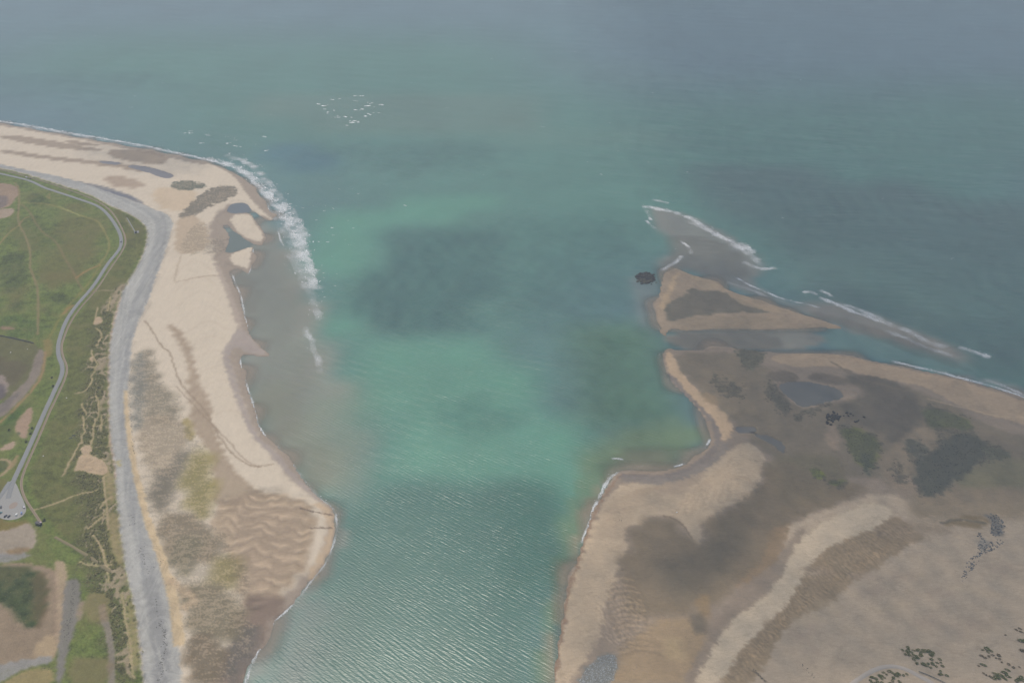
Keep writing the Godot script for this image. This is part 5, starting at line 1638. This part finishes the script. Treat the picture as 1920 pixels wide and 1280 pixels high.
	for e in [[1844, 1265], [1849, 1268], [1855, 1270], [1858, 1272]]:
		place.call(e[0], e[1], 0.9, 0.7, 2, "thin brown clump left of the dense green tussock", "thin brown clumps by the dense tussock")
	for e in [[1905, 1183, 1.2], [1912, 1181, 1.5], [1914, 1187, 1.6]]:
		place.call(e[0], e[1], e[2], 0.7, 2, "olive clump of the highest tussock by the picture's edge", "clumps of the highest tussock")
	place.call(1885, 1193, 1.0, 0.5, 2, "small lone dark clump below the highest tussock", "")
	for e in [[1914, 1204, 2.2], [1920, 1205, 2.4]]:
		place.call(e[0], e[1], e[2], 1.4, 0, "big dark green clump cut by the picture's edge", "big green clumps at the edge")
	for e in [[1915, 1222, 1.8], [1921, 1223, 1.8]]:
		place.call(e[0], e[1], e[2], 1.1, 2, "dark brown clump below the big green one at the edge", "dark brown clumps at the edge")
	for e in [[1910, 1276, 1.8], [1914, 1272, 1.4], [1918, 1278, 2.0], [1906, 1279, 1.6]]:
		place.call(e[0], e[1], e[2], 1.2, 0, "green clump of the tussock in the very corner", "clumps in the very corner")
	# shrubs along the road
	for e in [[61, 808, 1.6, "dark green bush on the roadside beside the bare sandy patch"], [58, 818, 1.8, "olive bush on the roadside below the darker one"], [50, 834, 1.8, "lowest dark bush beside the road by the bare patch"], [100, 729, 1.9, "lone dark green bush left of the road on the bend"], [98, 713, 1.6, "pale green bush in the grass beside the road's bend"], [18, 812, 1.7, "small dark bush on the bright green grass by the creek"]]:
		var p := bearing(e[0], e[1])
		var b := thing("bush", e[3], "bush", Vector3(p.x, ground(p.x, p.y), p.y))
		var cr := put("crown", tuft(46, int(e[0]), 2.0 * e[2] * 0.6, 1.6), clump_mats[0], b)
		cr.position.y = 0.1
		var stem := CylinderMesh.new()
		stem.top_radius = 0.08
		stem.bottom_radius = 0.14
		stem.height = 0.9
		stem.radial_segments = 7
		var so := put("stem", stem, paint(Color(0.3, 0.25, 0.2)), b)
		so.position.y = 0.35

var clump_mats := []

# ---------------------------------------------------------------- rocks
func rock_mesh(sd: int) -> ArrayMesh:
	var s := SphereMesh.new()
	s.radius = 1.0
	s.height = 2.0
	s.radial_segments = 8
	s.rings = 4
	var n := FastNoiseLite.new()
	n.seed = sd
	n.frequency = 0.9
	var arr := s.get_mesh_arrays()
	var v: PackedVector3Array = arr[Mesh.ARRAY_VERTEX]
	for i in v.size():
		var k := 1.0 + 0.55 * n.get_noise_3dv(v[i] * 1.4)
		v[i] = Vector3(v[i].x * k, maxf(v[i].y * k * 0.8, -0.35), v[i].z * k)
	var st := SurfaceTool.new()
	st.begin(Mesh.PRIMITIVE_TRIANGLES)
	st.set_smooth_group(-1)
	var idx: PackedInt32Array = arr[Mesh.ARRAY_INDEX]
	for i in idx:
		st.add_vertex(v[i])
	st.generate_normals()
	return st.commit()

func build_rocks() -> void:
	var shapes := []
	for k in 4:
		shapes.append(rock_mesh(100 + k))
	var black := []
	for k in 3:
		black.append(paint([Color(0.17, 0.165, 0.16), Color(0.24, 0.23, 0.20), Color(0.33, 0.31, 0.24)][k], 0.7, 0.35))
	# the skerry in the channel
	var c := bearing(1211, 522)
	var sk := thing("rock_skerry", "black weedy rock skerry standing in the water off the right-hand spit", "rocks", Vector3(c.x, 0, c.y))
	var shelf := put("ledge", rock_mesh(133), black[0], sk)
	shelf.scale = Vector3(12.5, 1.3, 18.0)
	shelf.position.y = -0.1
	for k in 170:
		var row := k % 7
		var q := Vector2(rng.randf_range(-1, 1), rng.randf_range(-1, 1))
		while q.length() > 1.0:
			q = Vector2(rng.randf_range(-1, 1), rng.randf_range(-1, 1))
		q.y = lerpf(q.y, (row - 3.0) / 3.2, 0.6)
		var low := q.y > 0.15
		var o := put("rock", shapes[rng.randi() % 4], black[(1 + rng.randi() % 2) if low and rng.randf() < 0.6 else (0 if rng.randf() < 0.75 else 1)], sk)
		var r := rng.randf_range(1.0, 2.2) * (1.2 - 0.4 * q.length())
		o.position = Vector3(q.x * 14.5, 0.2 + 0.9 * (1.0 - q.length()), q.y * 21.0)
		o.scale = Vector3(r * rng.randf_range(1.0, 1.8), r * rng.randf_range(0.55, 0.9), r)
		o.rotation.y = rng.randf_range(-0.4, 0.4)
	# black rocks on the flats
	for k in 44:
		var q := Vector2(rng.randfn(0, 1), rng.randfn(0, 1))
		var pxy := Vector2(1565 + q.x * 8.0, 785 + q.y * 6.0)
		var lab := "black boulder in the tight dark cluster on the brown flats"
		var grp := "black boulders of the dark cluster"
		if k >= 36:
			pxy = [Vector2(1591, 782), Vector2(1595, 778), Vector2(1600, 781), Vector2(1607, 792), Vector2(1610, 790), Vector2(1620, 784), Vector2(1588, 776), Vector2(1604, 793)][k - 36]
			lab = "dark boulder lying apart from the black cluster, beside the green weed"
			grp = "boulders strewn beside the black cluster"
		var p := bearing(pxy.x, pxy.y)
		var o := put("boulder", shapes[rng.randi() % 4], black[0])
		var r := rng.randf_range(1.0, 2.3)
		o.position = Vector3(p.x, ground(p.x, p.y) + 0.1, p.y)
		o.scale = Vector3(r * rng.randf_range(1.0, 1.7), r * 0.7, r)
		o.rotation.y = rng.randf() * TAU
		tag(o, lab, "boulder", grp)
	# grey boulders of the old training bank on the upper sand
	var grey := []
	for k in 3:
		grey.append(paint([Color(0.35, 0.35, 0.35), Color(0.43, 0.43, 0.42), Color(0.28, 0.285, 0.29)][k], 0.8, 0.3))
	var zones := [[[1846, 968, 1862, 964, 1878, 974, 1885, 990, 1884, 1006, 1872, 1010, 1856, 1006, 1858, 990, 1862, 978], 112, "grey-blue boulder in the dense hooked bank on the upper sand", "boulders of the dense hooked bank"],
		[[1832, 1000, 1838, 1000, 1842, 1014, 1868, 1016, 1864, 1030, 1848, 1044, 1832, 1044, 1834, 1022], 96, "grey-blue boulder in the looser bank below the dense hook", "boulders of the looser bank"],
		[[1868, 1012, 1882, 1012, 1880, 1022, 1862, 1034, 1856, 1038], 20, "grey boulder in the thin arm joining the two banks", "boulders of the thin arm"],
		[[1816, 1046, 1840, 1042, 1834, 1058, 1820, 1076, 1806, 1094, 1798, 1100, 1808, 1070], 52, "small grey boulder in the thin tail trailing off across the sand", "boulders of the trailing tail"]]
	for zone in zones:
		var poly := P(zone[0], 1)
		var lo := poly[0]
		var hi := poly[0]
		for p in poly:
			lo = lo.min(p)
			hi = hi.max(p)
		var n: int = zone[1]
		while n > 0:
			var p := Vector2(rng.randf_range(lo.x, hi.x), rng.randf_range(lo.y, hi.y))
			if not Geometry2D.is_point_in_polygon(p, poly):
				continue
			n -= 1
			var o := put("boulder", shapes[rng.randi() % 4], grey[rng.randi() % 3])
			var r := rng.randf_range(0.38, 0.9)
			o.position = Vector3(p.x, ground(p.x, p.y) + 0.05, p.y)
			o.scale = Vector3(r * rng.randf_range(0.9, 1.5), r * 0.75, r)
			o.rotation.y = rng.randf() * TAU
			tag(o, zone[2], "boulder", zone[3])

# ---------------------------------------------------------------- weed and mussels
func build_weed() -> void:
	var m := paint(Color.WHITE, 0.75, 0.3)
	m.vertex_color_use_as_albedo = true
	var shape := foam_mesh(31)
	var sides := [[], [], [], []]
	var tints := [PackedColorArray(), PackedColorArray(), PackedColorArray(), PackedColorArray()]
	var z := -565.0
	while z > -1700.0:
		var half := 0.56 * (CAM_H * sp - z * cp)
		var step := 2.1 * (-z / 700.0)
		var x := -half
		while x < half:
			var px := x + rng.randf_range(-0.5, 0.5) * step
			var pz := z + rng.randf_range(-0.5, 0.5) * step
			var a := at(px, pz)
			var a2 := at(px + n_mid.get_noise_2d(px, pz) * 8.0, pz + n_mid.get_noise_2d(pz, px) * 12.0)
			var w := maxi(weedb[a2], weed2b[a2])
			if w > 20 and land6[a] > 130:
				var d := n_mid.get_noise_2d(px * 0.9, pz * 1.3) * 0.7 + n_fine.get_noise_2d(px, pz) * 0.4 + w / 255.0 * 0.55 - 0.52
				if weed2b[a2] > weedb[a2]:
					d += 0.15 if px < 0.0 else 0.2
				if rng.randf() < clampf(d * 2.4 + 0.16, 0.0, 0.85):
					var s := surveyed(px, pz).srgb_to_linear()
					var k := 0 if px < 0.0 else 2
					if s.g > s.r * 0.97:
						k += 1
					var r := rng.randf_range(0.45, 1.25) * step / 2.1
					sides[k].append(Transform3D(Basis(Vector3.UP, rng.randf() * TAU) * Basis.from_scale(Vector3(r * rng.randf_range(0.8, 1.7), rng.randf_range(0.5, 1.5), r * 0.8)), Vector3(px, ground(px, pz) - 0.02, pz)))
					var g := rng.randf_range(0.55, 0.95)
					if px > 0.0:
						g *= 0.42
					tints[k].append(Color(s.r * g, s.g * g * 1.02, s.b * g))
			x += step
		z -= step
	var labels := ["brown and slate weed scattered over the left beach", "yellow-green algae on the left beach beside the shingle", "dark weed and mussels in patches on the right-hand flats", "green weed growing on the right-hand flats"]
	for k in 4:
		print("weed ", sides[k].size())
		many(["seaweed", "algae", "seaweed", "algae"][k], shape, m, sides[k], tints[k], labels[k])
	# tide wrack on the shingle and in the creek
	var t := []
	var c := PackedColorArray()
	for w in [[[247, 970, 250, 980, 248, 990], 1.2, 0.8], [[262, 1030, 268, 1046, 274, 1060, 280, 1082], 1.0, 0.5], [[300, 1170, 310, 1200, 312, 1225, 304, 1238, 306, 1256, 302, 1284], 1.4, 1.3], [[293, 1130, 299, 1160], 0.8, 0.5], [[142, 1070, 140, 1100, 138, 1130, 134, 1160, 130, 1180, 124, 1206], 1.2, 1.1], [[75, 1258, 100, 1256], 1.2, 0.9],
		[[246, 690, 243, 730, 244, 770, 249, 830, 252, 858], 0.9, 0.6], [[262, 1010, 300, 1060, 320, 1120], 5.0, 0.15], [[1412, 1258, 1424, 1268, 1436, 1282], 0.6, 1.0], [[1498, 1238, 1506, 1250, 1516, 1262, 1530, 1276], 0.7, 0.5]]:
		var line := P(w[0], 2, false)
		for i in line.size() - 1:
			var n: float = line[i].distance_to(line[i + 1]) * w[2]
			for k in int(n + rng.randf()):
				var p: Vector2 = line[i].lerp(line[i + 1], rng.randf()) + Vector2(rng.randfn(0, 1), rng.randfn(0, 1)) * w[1]
				var r := rng.randf_range(0.25, 0.75)
				t.append(Transform3D(Basis(Vector3.UP, rng.randf() * TAU) * Basis.from_scale(Vector3(r * 1.5, 0.8, r)), Vector3(p.x, ground(p.x, p.y), p.y)))
				var g := rng.randf_range(0.03, 0.08)
				c.append(Color(g * 1.1, g, g * 0.85))
	many("tide_wrack", shape, m, t, c, "dark strands of tide wrack lying along the shingle and the creek bed")
	# pebbles in the corner by the river
	t = []
	c = PackedColorArray()
	var poly := P([1080, 1288, 1100, 1256, 1120, 1234, 1150, 1228, 1158, 1240, 1150, 1290], 1)
	for k in 2600:
		var p := bearing(rng.randf_range(1074, 1162), rng.randf_range(1226, 1292))
		if Geometry2D.is_point_in_polygon(p, poly):
			var r := rng.randf_range(0.2, 0.6)
			t.append(Transform3D(Basis(Vector3.UP, rng.randf() * TAU) * Basis.from_scale(Vector3(r * 1.3, rng.randf_range(0.6, 1.4), r)), Vector3(p.x, ground(p.x, p.y), p.y)))
			var g := rng.randf_range(0.10, 0.36)
			c.append(Color(g * 0.95, g, g))
	many("pebbles", shape, m, t, c, "grey pebbles and mussels in the low corner of the river beach")

# ---------------------------------------------------------------- cars, people, walls
func loft(rings: Array, caps_on := true) -> ArrayMesh:
	# joins rings of equal length into one skin
	var st := SurfaceTool.new()
	st.begin(Mesh.PRIMITIVE_TRIANGLES)
	st.set_smooth_group(-1)
	for i in rings.size() - 1:
		var n: int = rings[i].size()
		for k in n:
			var a: Vector3 = rings[i][k]
			var b: Vector3 = rings[i][(k + 1) % n]
			var c: Vector3 = rings[i + 1][k]
			var d: Vector3 = rings[i + 1][(k + 1) % n]
			for v in [a, c, b, b, c, d]:
				st.add_vertex(v)
	if caps_on:
		for e in [0, rings.size() - 1]:
			var r: Array = rings[e]
			for k in range(1, r.size() - 1):
				for v in ([r[0], r[k], r[k + 1]] if e == 0 else [r[0], r[k + 1], r[k]]):
					st.add_vertex(v)
	st.generate_normals()
	return st.commit()

func car_ring(x: float, w: float, y0: float, y1: float, ch := 0.12) -> Array:
	var o := []
	for p in [[-w + ch, y0], [w - ch, y0], [w, y0 + ch], [w, y1 - ch], [w - ch, y1], [-w + ch, y1], [-w, y1 - ch], [-w, y0 + ch]]:
		o.append(Vector3(p[0], p[1], x))
	return o

func make_car(label: String, group: String, body_col: Color, van := false) -> Node3D:
	var o := thing("parked_car", label, "car", Vector3.ZERO, 0.0, group)
	var bm := paint(body_col, 0.28, 0.6)
	bm.clearcoat_enabled = true
	bm.clearcoat = 0.6
	bm.clearcoat_roughness = 0.08
	put("body", loft([car_ring(-2.1, 0.62, 0.34, 0.66), car_ring(-1.98, 0.80, 0.26, 0.80), car_ring(-1.0, 0.86, 0.24, 0.90), car_ring(0.9, 0.86, 0.24, 0.94), car_ring(1.9, 0.82, 0.26, 0.92), car_ring(2.06, 0.68, 0.34, 0.72)]), bm, o)
	var glass := paint(Color(0.10, 0.12, 0.14), 0.08, 0.6)
	var back := 1.9 if van else 1.62
	put("windows", loft([car_ring(-0.95, 0.74, 0.88, 0.94, 0.02), car_ring(-0.30, 0.70, 0.88, 1.40, 0.05), car_ring(back - 0.5, 0.70, 0.88, 1.42, 0.05), car_ring(back, 0.72, 0.88, 0.98, 0.02)]), glass, o)
	put("roof", loft([car_ring(-0.36, 0.62, 1.36, 1.42, 0.02), car_ring(-0.1, 0.70, 1.38, 1.50, 0.05), car_ring(back - 0.75, 0.70, 1.38, 1.50, 0.05), car_ring(back - 0.45, 0.62, 1.36, 1.43, 0.02)]), bm, o)
	var rub := paint(Color(0.12, 0.12, 0.12), 0.9, 0.2)
	var cy := CylinderMesh.new()
	cy.top_radius = 0.31
	cy.bottom_radius = 0.31
	cy.height = 0.2
	cy.radial_segments = 14
	var hub := CylinderMesh.new()
	hub.top_radius = 0.19
	hub.bottom_radius = 0.19
	hub.height = 0.22
	hub.radial_segments = 12
	var rim_mat := paint(Color(0.6, 0.6, 0.62), 0.35, 0.6)
	for p in [[-0.76, -1.3], [0.76, -1.3], [-0.76, 1.25], [0.76, 1.25]]:
		var w := put("wheel", cy, rub, o)
		w.position = Vector3(p[0], 0.31, p[1])
		w.rotation.z = PI / 2
		put("rim", hub, rim_mat, w)
	var lamp := BoxMesh.new()
	lamp.size = Vector3(0.3, 0.13, 0.06)
	for s in [-0.52, 0.52]:
		put("headlight", lamp, paint(Color(0.85, 0.87, 0.88), 0.15, 0.6), o).position = Vector3(s, 0.62, -2.07)
		put("tail_light", lamp, paint(Color(0.55, 0.07, 0.06), 0.2, 0.6), o).position = Vector3(s, 0.68, 2.05)
	return o

func figure(coat: Color, legs: Color, stride: float) -> ArrayMesh:
	# one continuous walking body: distances to tapered bones joined smoothly, meshed as surface nets
	var J := [[Vector3(0, 0.92, 0), 0.15, Vector3(0, 1.36, 0.02), 0.17], [Vector3(0, 1.36, 0.02), 0.15, Vector3(0, 1.52, 0.03), 0.065], [Vector3(0, 1.62, 0.05), 0.10, Vector3(0, 1.68, 0.04), 0.105]]
	for s in [-1.0, 1.0]:
		var f: float = s * stride
		J.append([Vector3(s * 0.09, 0.92, 0), 0.105, Vector3(s * 0.10, 0.50, f * 0.6 + 0.03), 0.07])
		J.append([Vector3(s * 0.10, 0.50, f * 0.6 + 0.03), 0.07, Vector3(s * 0.10, 0.09, f), 0.05])
		J.append([Vector3(s * 0.10, 0.06, f - 0.02), 0.055, Vector3(s * 0.11, 0.05, f + 0.15), 0.045])
		J.append([Vector3(s * 0.17, 1.38, 0.02), 0.075, Vector3(s * 0.25, 1.10, -f * 0.4), 0.052])
		J.append([Vector3(s * 0.25, 1.10, -f * 0.4), 0.052, Vector3(s * 0.24, 0.86, -f * 0.8 + 0.05), 0.036])
		J.append([Vector3(s * 0.24, 0.86, -f * 0.8 + 0.05), 0.038, Vector3(s * 0.23, 0.75, -f * 0.9 + 0.07), 0.026])
	var cell := 0.045
	var n := Vector3i(16, 42, 24)
	var o := Vector3(-0.36, -0.04, -0.52)
	var D := PackedFloat32Array()
	D.resize(n.x * n.y * n.z)
	for z in n.z:
		for y in n.y:
			for x in n.x:
				var p := o + Vector3(x, y, z) * cell
				var d := 9.0
				for b in J:
					var a: Vector3 = b[0]
					var ab: Vector3 = b[2] - a
					var t := clampf((p - a).dot(ab) / ab.length_squared(), 0.0, 1.0)
					var e := p.distance_to(a + ab * t) - lerpf(b[1], b[3], t)
					var h := clampf(0.5 + 0.5 * (d - e) / 0.03, 0.0, 1.0)
					d = lerpf(d, e, h) - 0.03 * h * (1.0 - h)
				D[(z * n.y + y) * n.x + x] = d
	var idx := {}
	var V := PackedVector3Array()
	for z in n.z - 1:
		for y in n.y - 1:
			for x in n.x - 1:
				var q := Vector3.ZERO
				var k := 0
				for e in 8:
					for ax in 3:
						if e & (1 << ax):
							continue
						var g := e | (1 << ax)
						var a := D[((z + (e >> 2 & 1)) * n.y + y + (e >> 1 & 1)) * n.x + x + (e & 1)]
						var b := D[((z + (g >> 2 & 1)) * n.y + y + (g >> 1 & 1)) * n.x + x + (g & 1)]
						if (a < 0.0) != (b < 0.0):
							var t := a / (a - b)
							var pa := Vector3(e & 1, e >> 1 & 1, e >> 2 & 1)
							var pb := Vector3(g & 1, g >> 1 & 1, g >> 2 & 1)
							q += pa.lerp(pb, t)
							k += 1
				if k:
					idx[Vector3i(x, y, z)] = V.size()
					V.append(o + (Vector3(x, y, z) + q / k) * cell)
	var st := SurfaceTool.new()
	st.begin(Mesh.PRIMITIVE_TRIANGLES)
	st.set_smooth_group(0)
	for v in V:
		var c := legs if v.y < 0.86 else coat
		if v.y > 1.70 or (v.y > 1.58 and v.z < 0.03):
			c = Color(0.09, 0.07, 0.05)
		elif v.y > 1.53:
			c = Color(0.42, 0.28, 0.21)
		if v.y < 0.09:
			c = Color(0.05, 0.05, 0.05)
		if v.y < 0.84 and v.y > 0.70 and absf(v.x) > 0.19:
			c = Color(0.42, 0.28, 0.21)
		st.set_color(c)
		st.add_vertex(v)
	for z in range(1, n.z - 1):
		for y in range(1, n.y - 1):
			for x in range(1, n.x - 1):
				var a := D[(z * n.y + y) * n.x + x]
				for ax in 3:
					var step := Vector3i(1 if ax == 0 else 0, 1 if ax == 1 else 0, 1 if ax == 2 else 0)
					var b := D[((z + step.z) * n.y + y + step.y) * n.x + x + step.x]
					if (a < 0.0) == (b < 0.0):
						continue
					var u := Vector3i(0, 1, 0) if ax == 0 else (Vector3i(0, 0, 1) if ax == 1 else Vector3i(1, 0, 0))
					var w := Vector3i(0, 0, 1) if ax == 0 else (Vector3i(1, 0, 0) if ax == 1 else Vector3i(0, 1, 0))
					var g := Vector3i(x, y, z)
					var f := [idx[g - u - w], idx[g - w], idx[g], idx[g - u]]
					if a < 0.0:
						f.reverse()
					for i in [0, 1, 2, 0, 2, 3]:
						st.add_index(f[i])
	st.generate_normals()
	return st.commit()

func on_ground(px: float, py: float) -> Vector3:
	var p := bearing(px, py)
	return Vector3(p.x, maxf(ground(p.x, p.y), 0.0), p.y)

func build_small_things() -> void:
	var top := park_height()
	var g := "cars parked round the turning area"
	for e in [[3, 956.5, 24, Color(0.16, 0.19, 0.24), "dark blue-grey car alone on the left rim of the turning area"], [2, 967.5, -38, Color(0.26, 0.50, 0.52), "teal car with bright windscreen at the left edge below the dark one"], [11.5, 973.5, -16, Color(0.13, 0.15, 0.22), "dark navy car, left of the close pair at the bottom rim"],
			[18, 974, -12, Color(0.20, 0.21, 0.24), "charcoal car, right of the close pair at the bottom rim"], [32, 971, 8, Color(0.88, 0.88, 0.86), "white car on the lower rim of the turning area"], [41.5, 968, 22, Color(0.42, 0.50, 0.70), "light blue car on the lower right rim"], [46, 957, 42, Color(0.50, 0.50, 0.56), "silver-grey car on the right rim beside the railway"]]:
		var car := make_car(e[4], g, e[3])
		var p := bearing(e[0], e[1])
		car.position = Vector3(p.x, top + 0.02, p.y)
		car.rotation.y = deg_to_rad(e[2])
	for e in [[50, 337.0, 62, Color(0.9, 0.9, 0.88), true, "white van stopped on the far road near the picture's left edge"], [57, 339.4, 62, Color(0.10, 0.10, 0.12), false, "black car just behind the white van on the far road"], [227.6, 458, 0, Color(0.30, 0.30, 0.33), false, "dark car driving round the bend of the road"]]:
		var car := make_car(e[5], "", e[3], e[4])
		car.position = on_ground(e[0], e[1]) + Vector3(0, 0.32, 0)
		car.rotation.y = deg_to_rad(e[2])
		if e[4]:
			car.scale = Vector3(1.1, 1.35, 1.25)
	# people far off on the sand
	var folk := [[1161.5, 978, 0.4, Color(0.30, 0.10, 0.09), Color(0.06, 0.07, 0.10), "person in a dark red coat walking on the river beach, left of the pair"], [1165, 979, 0.2, Color(0.05, 0.06, 0.09), Color(0.04, 0.04, 0.05), "person in dark clothes walking on the river beach, right of the pair"],
		[1290, 514, 1.9, Color(0.06, 0.06, 0.07), Color(0.05, 0.05, 0.07), "person in black standing alone at the edge of the sand spit"], [16.8, 774, 2.4, Color(0.05, 0.05, 0.06), Color(0.06, 0.06, 0.09), "person in dark clothes walking along the grey creek bed"]]
	var skin := paint(Color.WHITE, 0.85, 0.2)
	skin.vertex_color_use_as_albedo = true
	for f in folk:
		var o := put("person", figure(f[3], f[4], 0.06 if f[2] == 1.9 else 0.2), skin)
		o.position = on_ground(f[0], f[1])
		o.rotation.y = f[2]
		tag(o, f[5], "person")
	var concrete := paint(Color(0.50, 0.50, 0.50), 0.9, 0.2)
	var dark := paint(Color(0.24, 0.25, 0.25), 0.9, 0.2)
	# small grey hut at the railway end
	var hut := thing("station_hut", "small dark hut with a pale roof edge at the end of the railway", "hut", on_ground(74, 988.5), deg_to_rad(-18))
	var wall := BoxMesh.new()
	wall.size = Vector3(6.4, 2.5, 2.6)
	put("wall", wall, dark, hut).position.y = 1.2
	put("roof", loft([[Vector3(-3.5, 2.4, 1.6), Vector3(3.5, 2.4, 1.6), Vector3(3.5, 2.55, 1.6), Vector3(-3.5, 2.55, 1.6)], [Vector3(-3.5, 2.85, -1.5), Vector3(3.5, 2.85, -1.5), Vector3(3.5, 3.0, -1.5), Vector3(-3.5, 3.0, -1.5)]]), paint(Color(0.36, 0.35, 0.36), 0.8, 0.2), hut)
	var edge := BoxMesh.new()
	edge.size = Vector3(2.2, 0.5, 1.0)
	put("chimney_block", edge, paint(Color(0.72, 0.66, 0.66), 0.8, 0.2), hut).position = Vector3(2.4, 3.1, -0.8)
	var door := BoxMesh.new()
	door.size = Vector3(0.9, 1.9, 0.08)
	put("door", door, paint(Color(0.34, 0.30, 0.27), 0.7, 0.2), hut).position = Vector3(-1.4, 0.95, 1.32)
	var bush := put("bush", tuft(40, 77, 2.6, 2.0), clump_mats[0])
	bush.position = on_ground(84, 981)
	tag(bush, "dark bush growing behind the railway hut", "bush")
	# squat lookout in the grass by the bend
	var look := thing("pillbox", "small dark concrete pillbox on a pale slab beside the shingle bend", "pillbox", on_ground(255, 440.4), 0.3)
	var slab := BoxMesh.new()
	slab.size = Vector3(7.5, 0.3, 9.0)
	put("slab", slab, concrete, look).position = Vector3(1.0, 0.1, -2.2)
	var ring := []
	var lid := []
	for k in 8:
		ring.append(Vector3(cos(TAU * k / 8.0), 0, sin(TAU * k / 8.0)))
	put("wall", loft([ring.map(func(v): return v * 1.9 + Vector3(0, 0.2, 0)), ring.map(func(v): return v * 1.8 + Vector3(0, 2.2, 0))]), dark, look)
	put("roof", loft([ring.map(func(v): return v * 2.1 + Vector3(0, 2.2, 0)), ring.map(func(v): return v * 2.0 + Vector3(0, 2.5, 0))]), paint(Color(0.34, 0.34, 0.35), 0.9, 0.2), look)
	var slit := BoxMesh.new()
	slit.size = Vector3(0.9, 0.25, 0.1)
	put("loophole", slit, paint(Color(0.05, 0.05, 0.05)), look).position = Vector3(0, 1.5, 1.72)
	tag(put("path", strip(P([238, 412, 247, 427, 253, 438], 2, false), 1.4, 0.16, 0.2), concrete), "thin concrete path leading through the grass to the pillbox", "", "", "structure")
	# dry-stone wall on the marsh edge: a core with coping stones
	var line := P([-40, 628, 0, 634, 24, 639, 48, 644, 65, 649], 2, false)
	var dw := Node3D.new()
	dw.name = "stone_wall"
	add_child(dw)
	tag(dw, "dark dry-stone wall along the edge of the marsh on the left", "wall")
	var stone := paint(Color(0.35, 0.34, 0.32), 0.95, 0.2)
	put("wall", strip(line, 0.8, 1.15, 0.25), stone, dw)
	var st := SurfaceTool.new()
	var rocky := rock_mesh(140)
	for i in line.size() - 1:
		var n := int(line[i].distance_to(line[i + 1]) / 0.9)
		for k in n:
			var p := line[i].lerp(line[i + 1], float(k) / n)
			st.append_from(rocky, 0, Transform3D(Basis(Vector3.UP, rng.randf() * TAU).scaled(Vector3(0.5, 0.32, 0.42)), Vector3(p.x, ground(p.x, p.y) + 1.22, p.y)))
	tag(put("coping", st.commit(), stone, dw), "", "", "", "stuff")
	# low concrete wall by the corner track
	tag(put("retaining_wall", strip(P([1722, 1262, 1738, 1268, 1752, 1274, 1772, 1284, 1784, 1292], 1, false), 0.5, 1.1, 0.06), paint(Color(0.34, 0.36, 0.36), 0.85, 0.2)), "thin dark concrete wall along the far side of the corner track", "wall")
	# dark plank platform pieces in the dune grass
	var plank := BoxMesh.new()
	plank.size = Vector3(3.6, 0.12, 0.36)
	for e in [[133.5, 827, "slate-coloured duckboard in the grass, lower left of the pair"], [139, 822, "slate-coloured duckboard in the grass, upper right of the pair"]]:
		var b := thing("duckboard", e[2], "duckboard", on_ground(e[0], e[1]), 0.42, "two duckboards in the grass")
		for k in 4:
			put("plank", plank, paint(Color(0.27, 0.30, 0.29), 0.9, 0.2), b).position = Vector3(0, 0.35, (k - 1.5) * 0.46)
		var beam := BoxMesh.new()
		beam.size = Vector3(0.2, 0.3, 1.9)
		for s in [-1.4, 1.4]:
			put("bearer", beam, paint(Color(0.22, 0.22, 0.2)), b).position = Vector3(s, 0.15, 0)
	# pale stones and a lost float
	for e in [[20.5, 665.5, 0.9, "white boulder on the olive marsh near the left edge"], [125.5, 751, 0.8, "pale boulder alone in the dune grass right of the road"], [82, 860, 0.7, "small pale stone in the smooth green below the road"], [52, 659.5, 0.6, "faint pale stone on the marsh below the wall"]]:
		var o := put("boulder", rock_mesh(int(e[1])), paint(Color(0.80, 0.79, 0.76), 0.8, 0.2))
		o.position = on_ground(e[0], e[1]) + Vector3(0, 0.2, 0)
		o.scale = Vector3.ONE * e[2]
		tag(o, e[3], "boulder")
	var buoy := thing("float", "small white float washed up on the sand left of the dark hollow", "float", on_ground(1269, 963), 0.6)
	var drum := CapsuleMesh.new()
	drum.radius = 0.42
	drum.height = 1.7
	var dr := put("drum", drum, paint(Color(0.86, 0.88, 0.88), 0.4, 0.4), buoy)
	dr.rotation.z = PI / 2
	dr.position.y = 0.4
	var eye := TorusMesh.new()
	eye.inner_radius = 0.08
	eye.outer_radius = 0.16
	put("ring", eye, paint(Color(0.2, 0.2, 0.2)), buoy).position = Vector3(0.95, 0.4, 0)
	# marker posts standing on the shingle
	var post := CylinderMesh.new()
	post.top_radius = 0.12
	post.bottom_radius = 0.16
	post.height = 2.2
	post.radial_segments = 8
	for e in [[227.5, 641.5, "dark marker post on the shingle level with the marsh wall"], [206.5, 667, "dark post at the dune foot beside the shingle"], [1500, 668, "thin dark post standing on the outer sand"]]:
		var o := thing("marker_post", e[2], "post", on_ground(e[0], e[1]))
		put("shaft", post, paint(Color(0.16, 0.15, 0.14), 0.9, 0.2), o).position.y = 1.0
		var cap := CylinderMesh.new()
		cap.top_radius = 0.05
		cap.bottom_radius = 0.2
		cap.height = 0.16
		cap.radial_segments = 8
		put("cap", cap, paint(Color(0.2, 0.19, 0.18)), o).position.y = 2.15
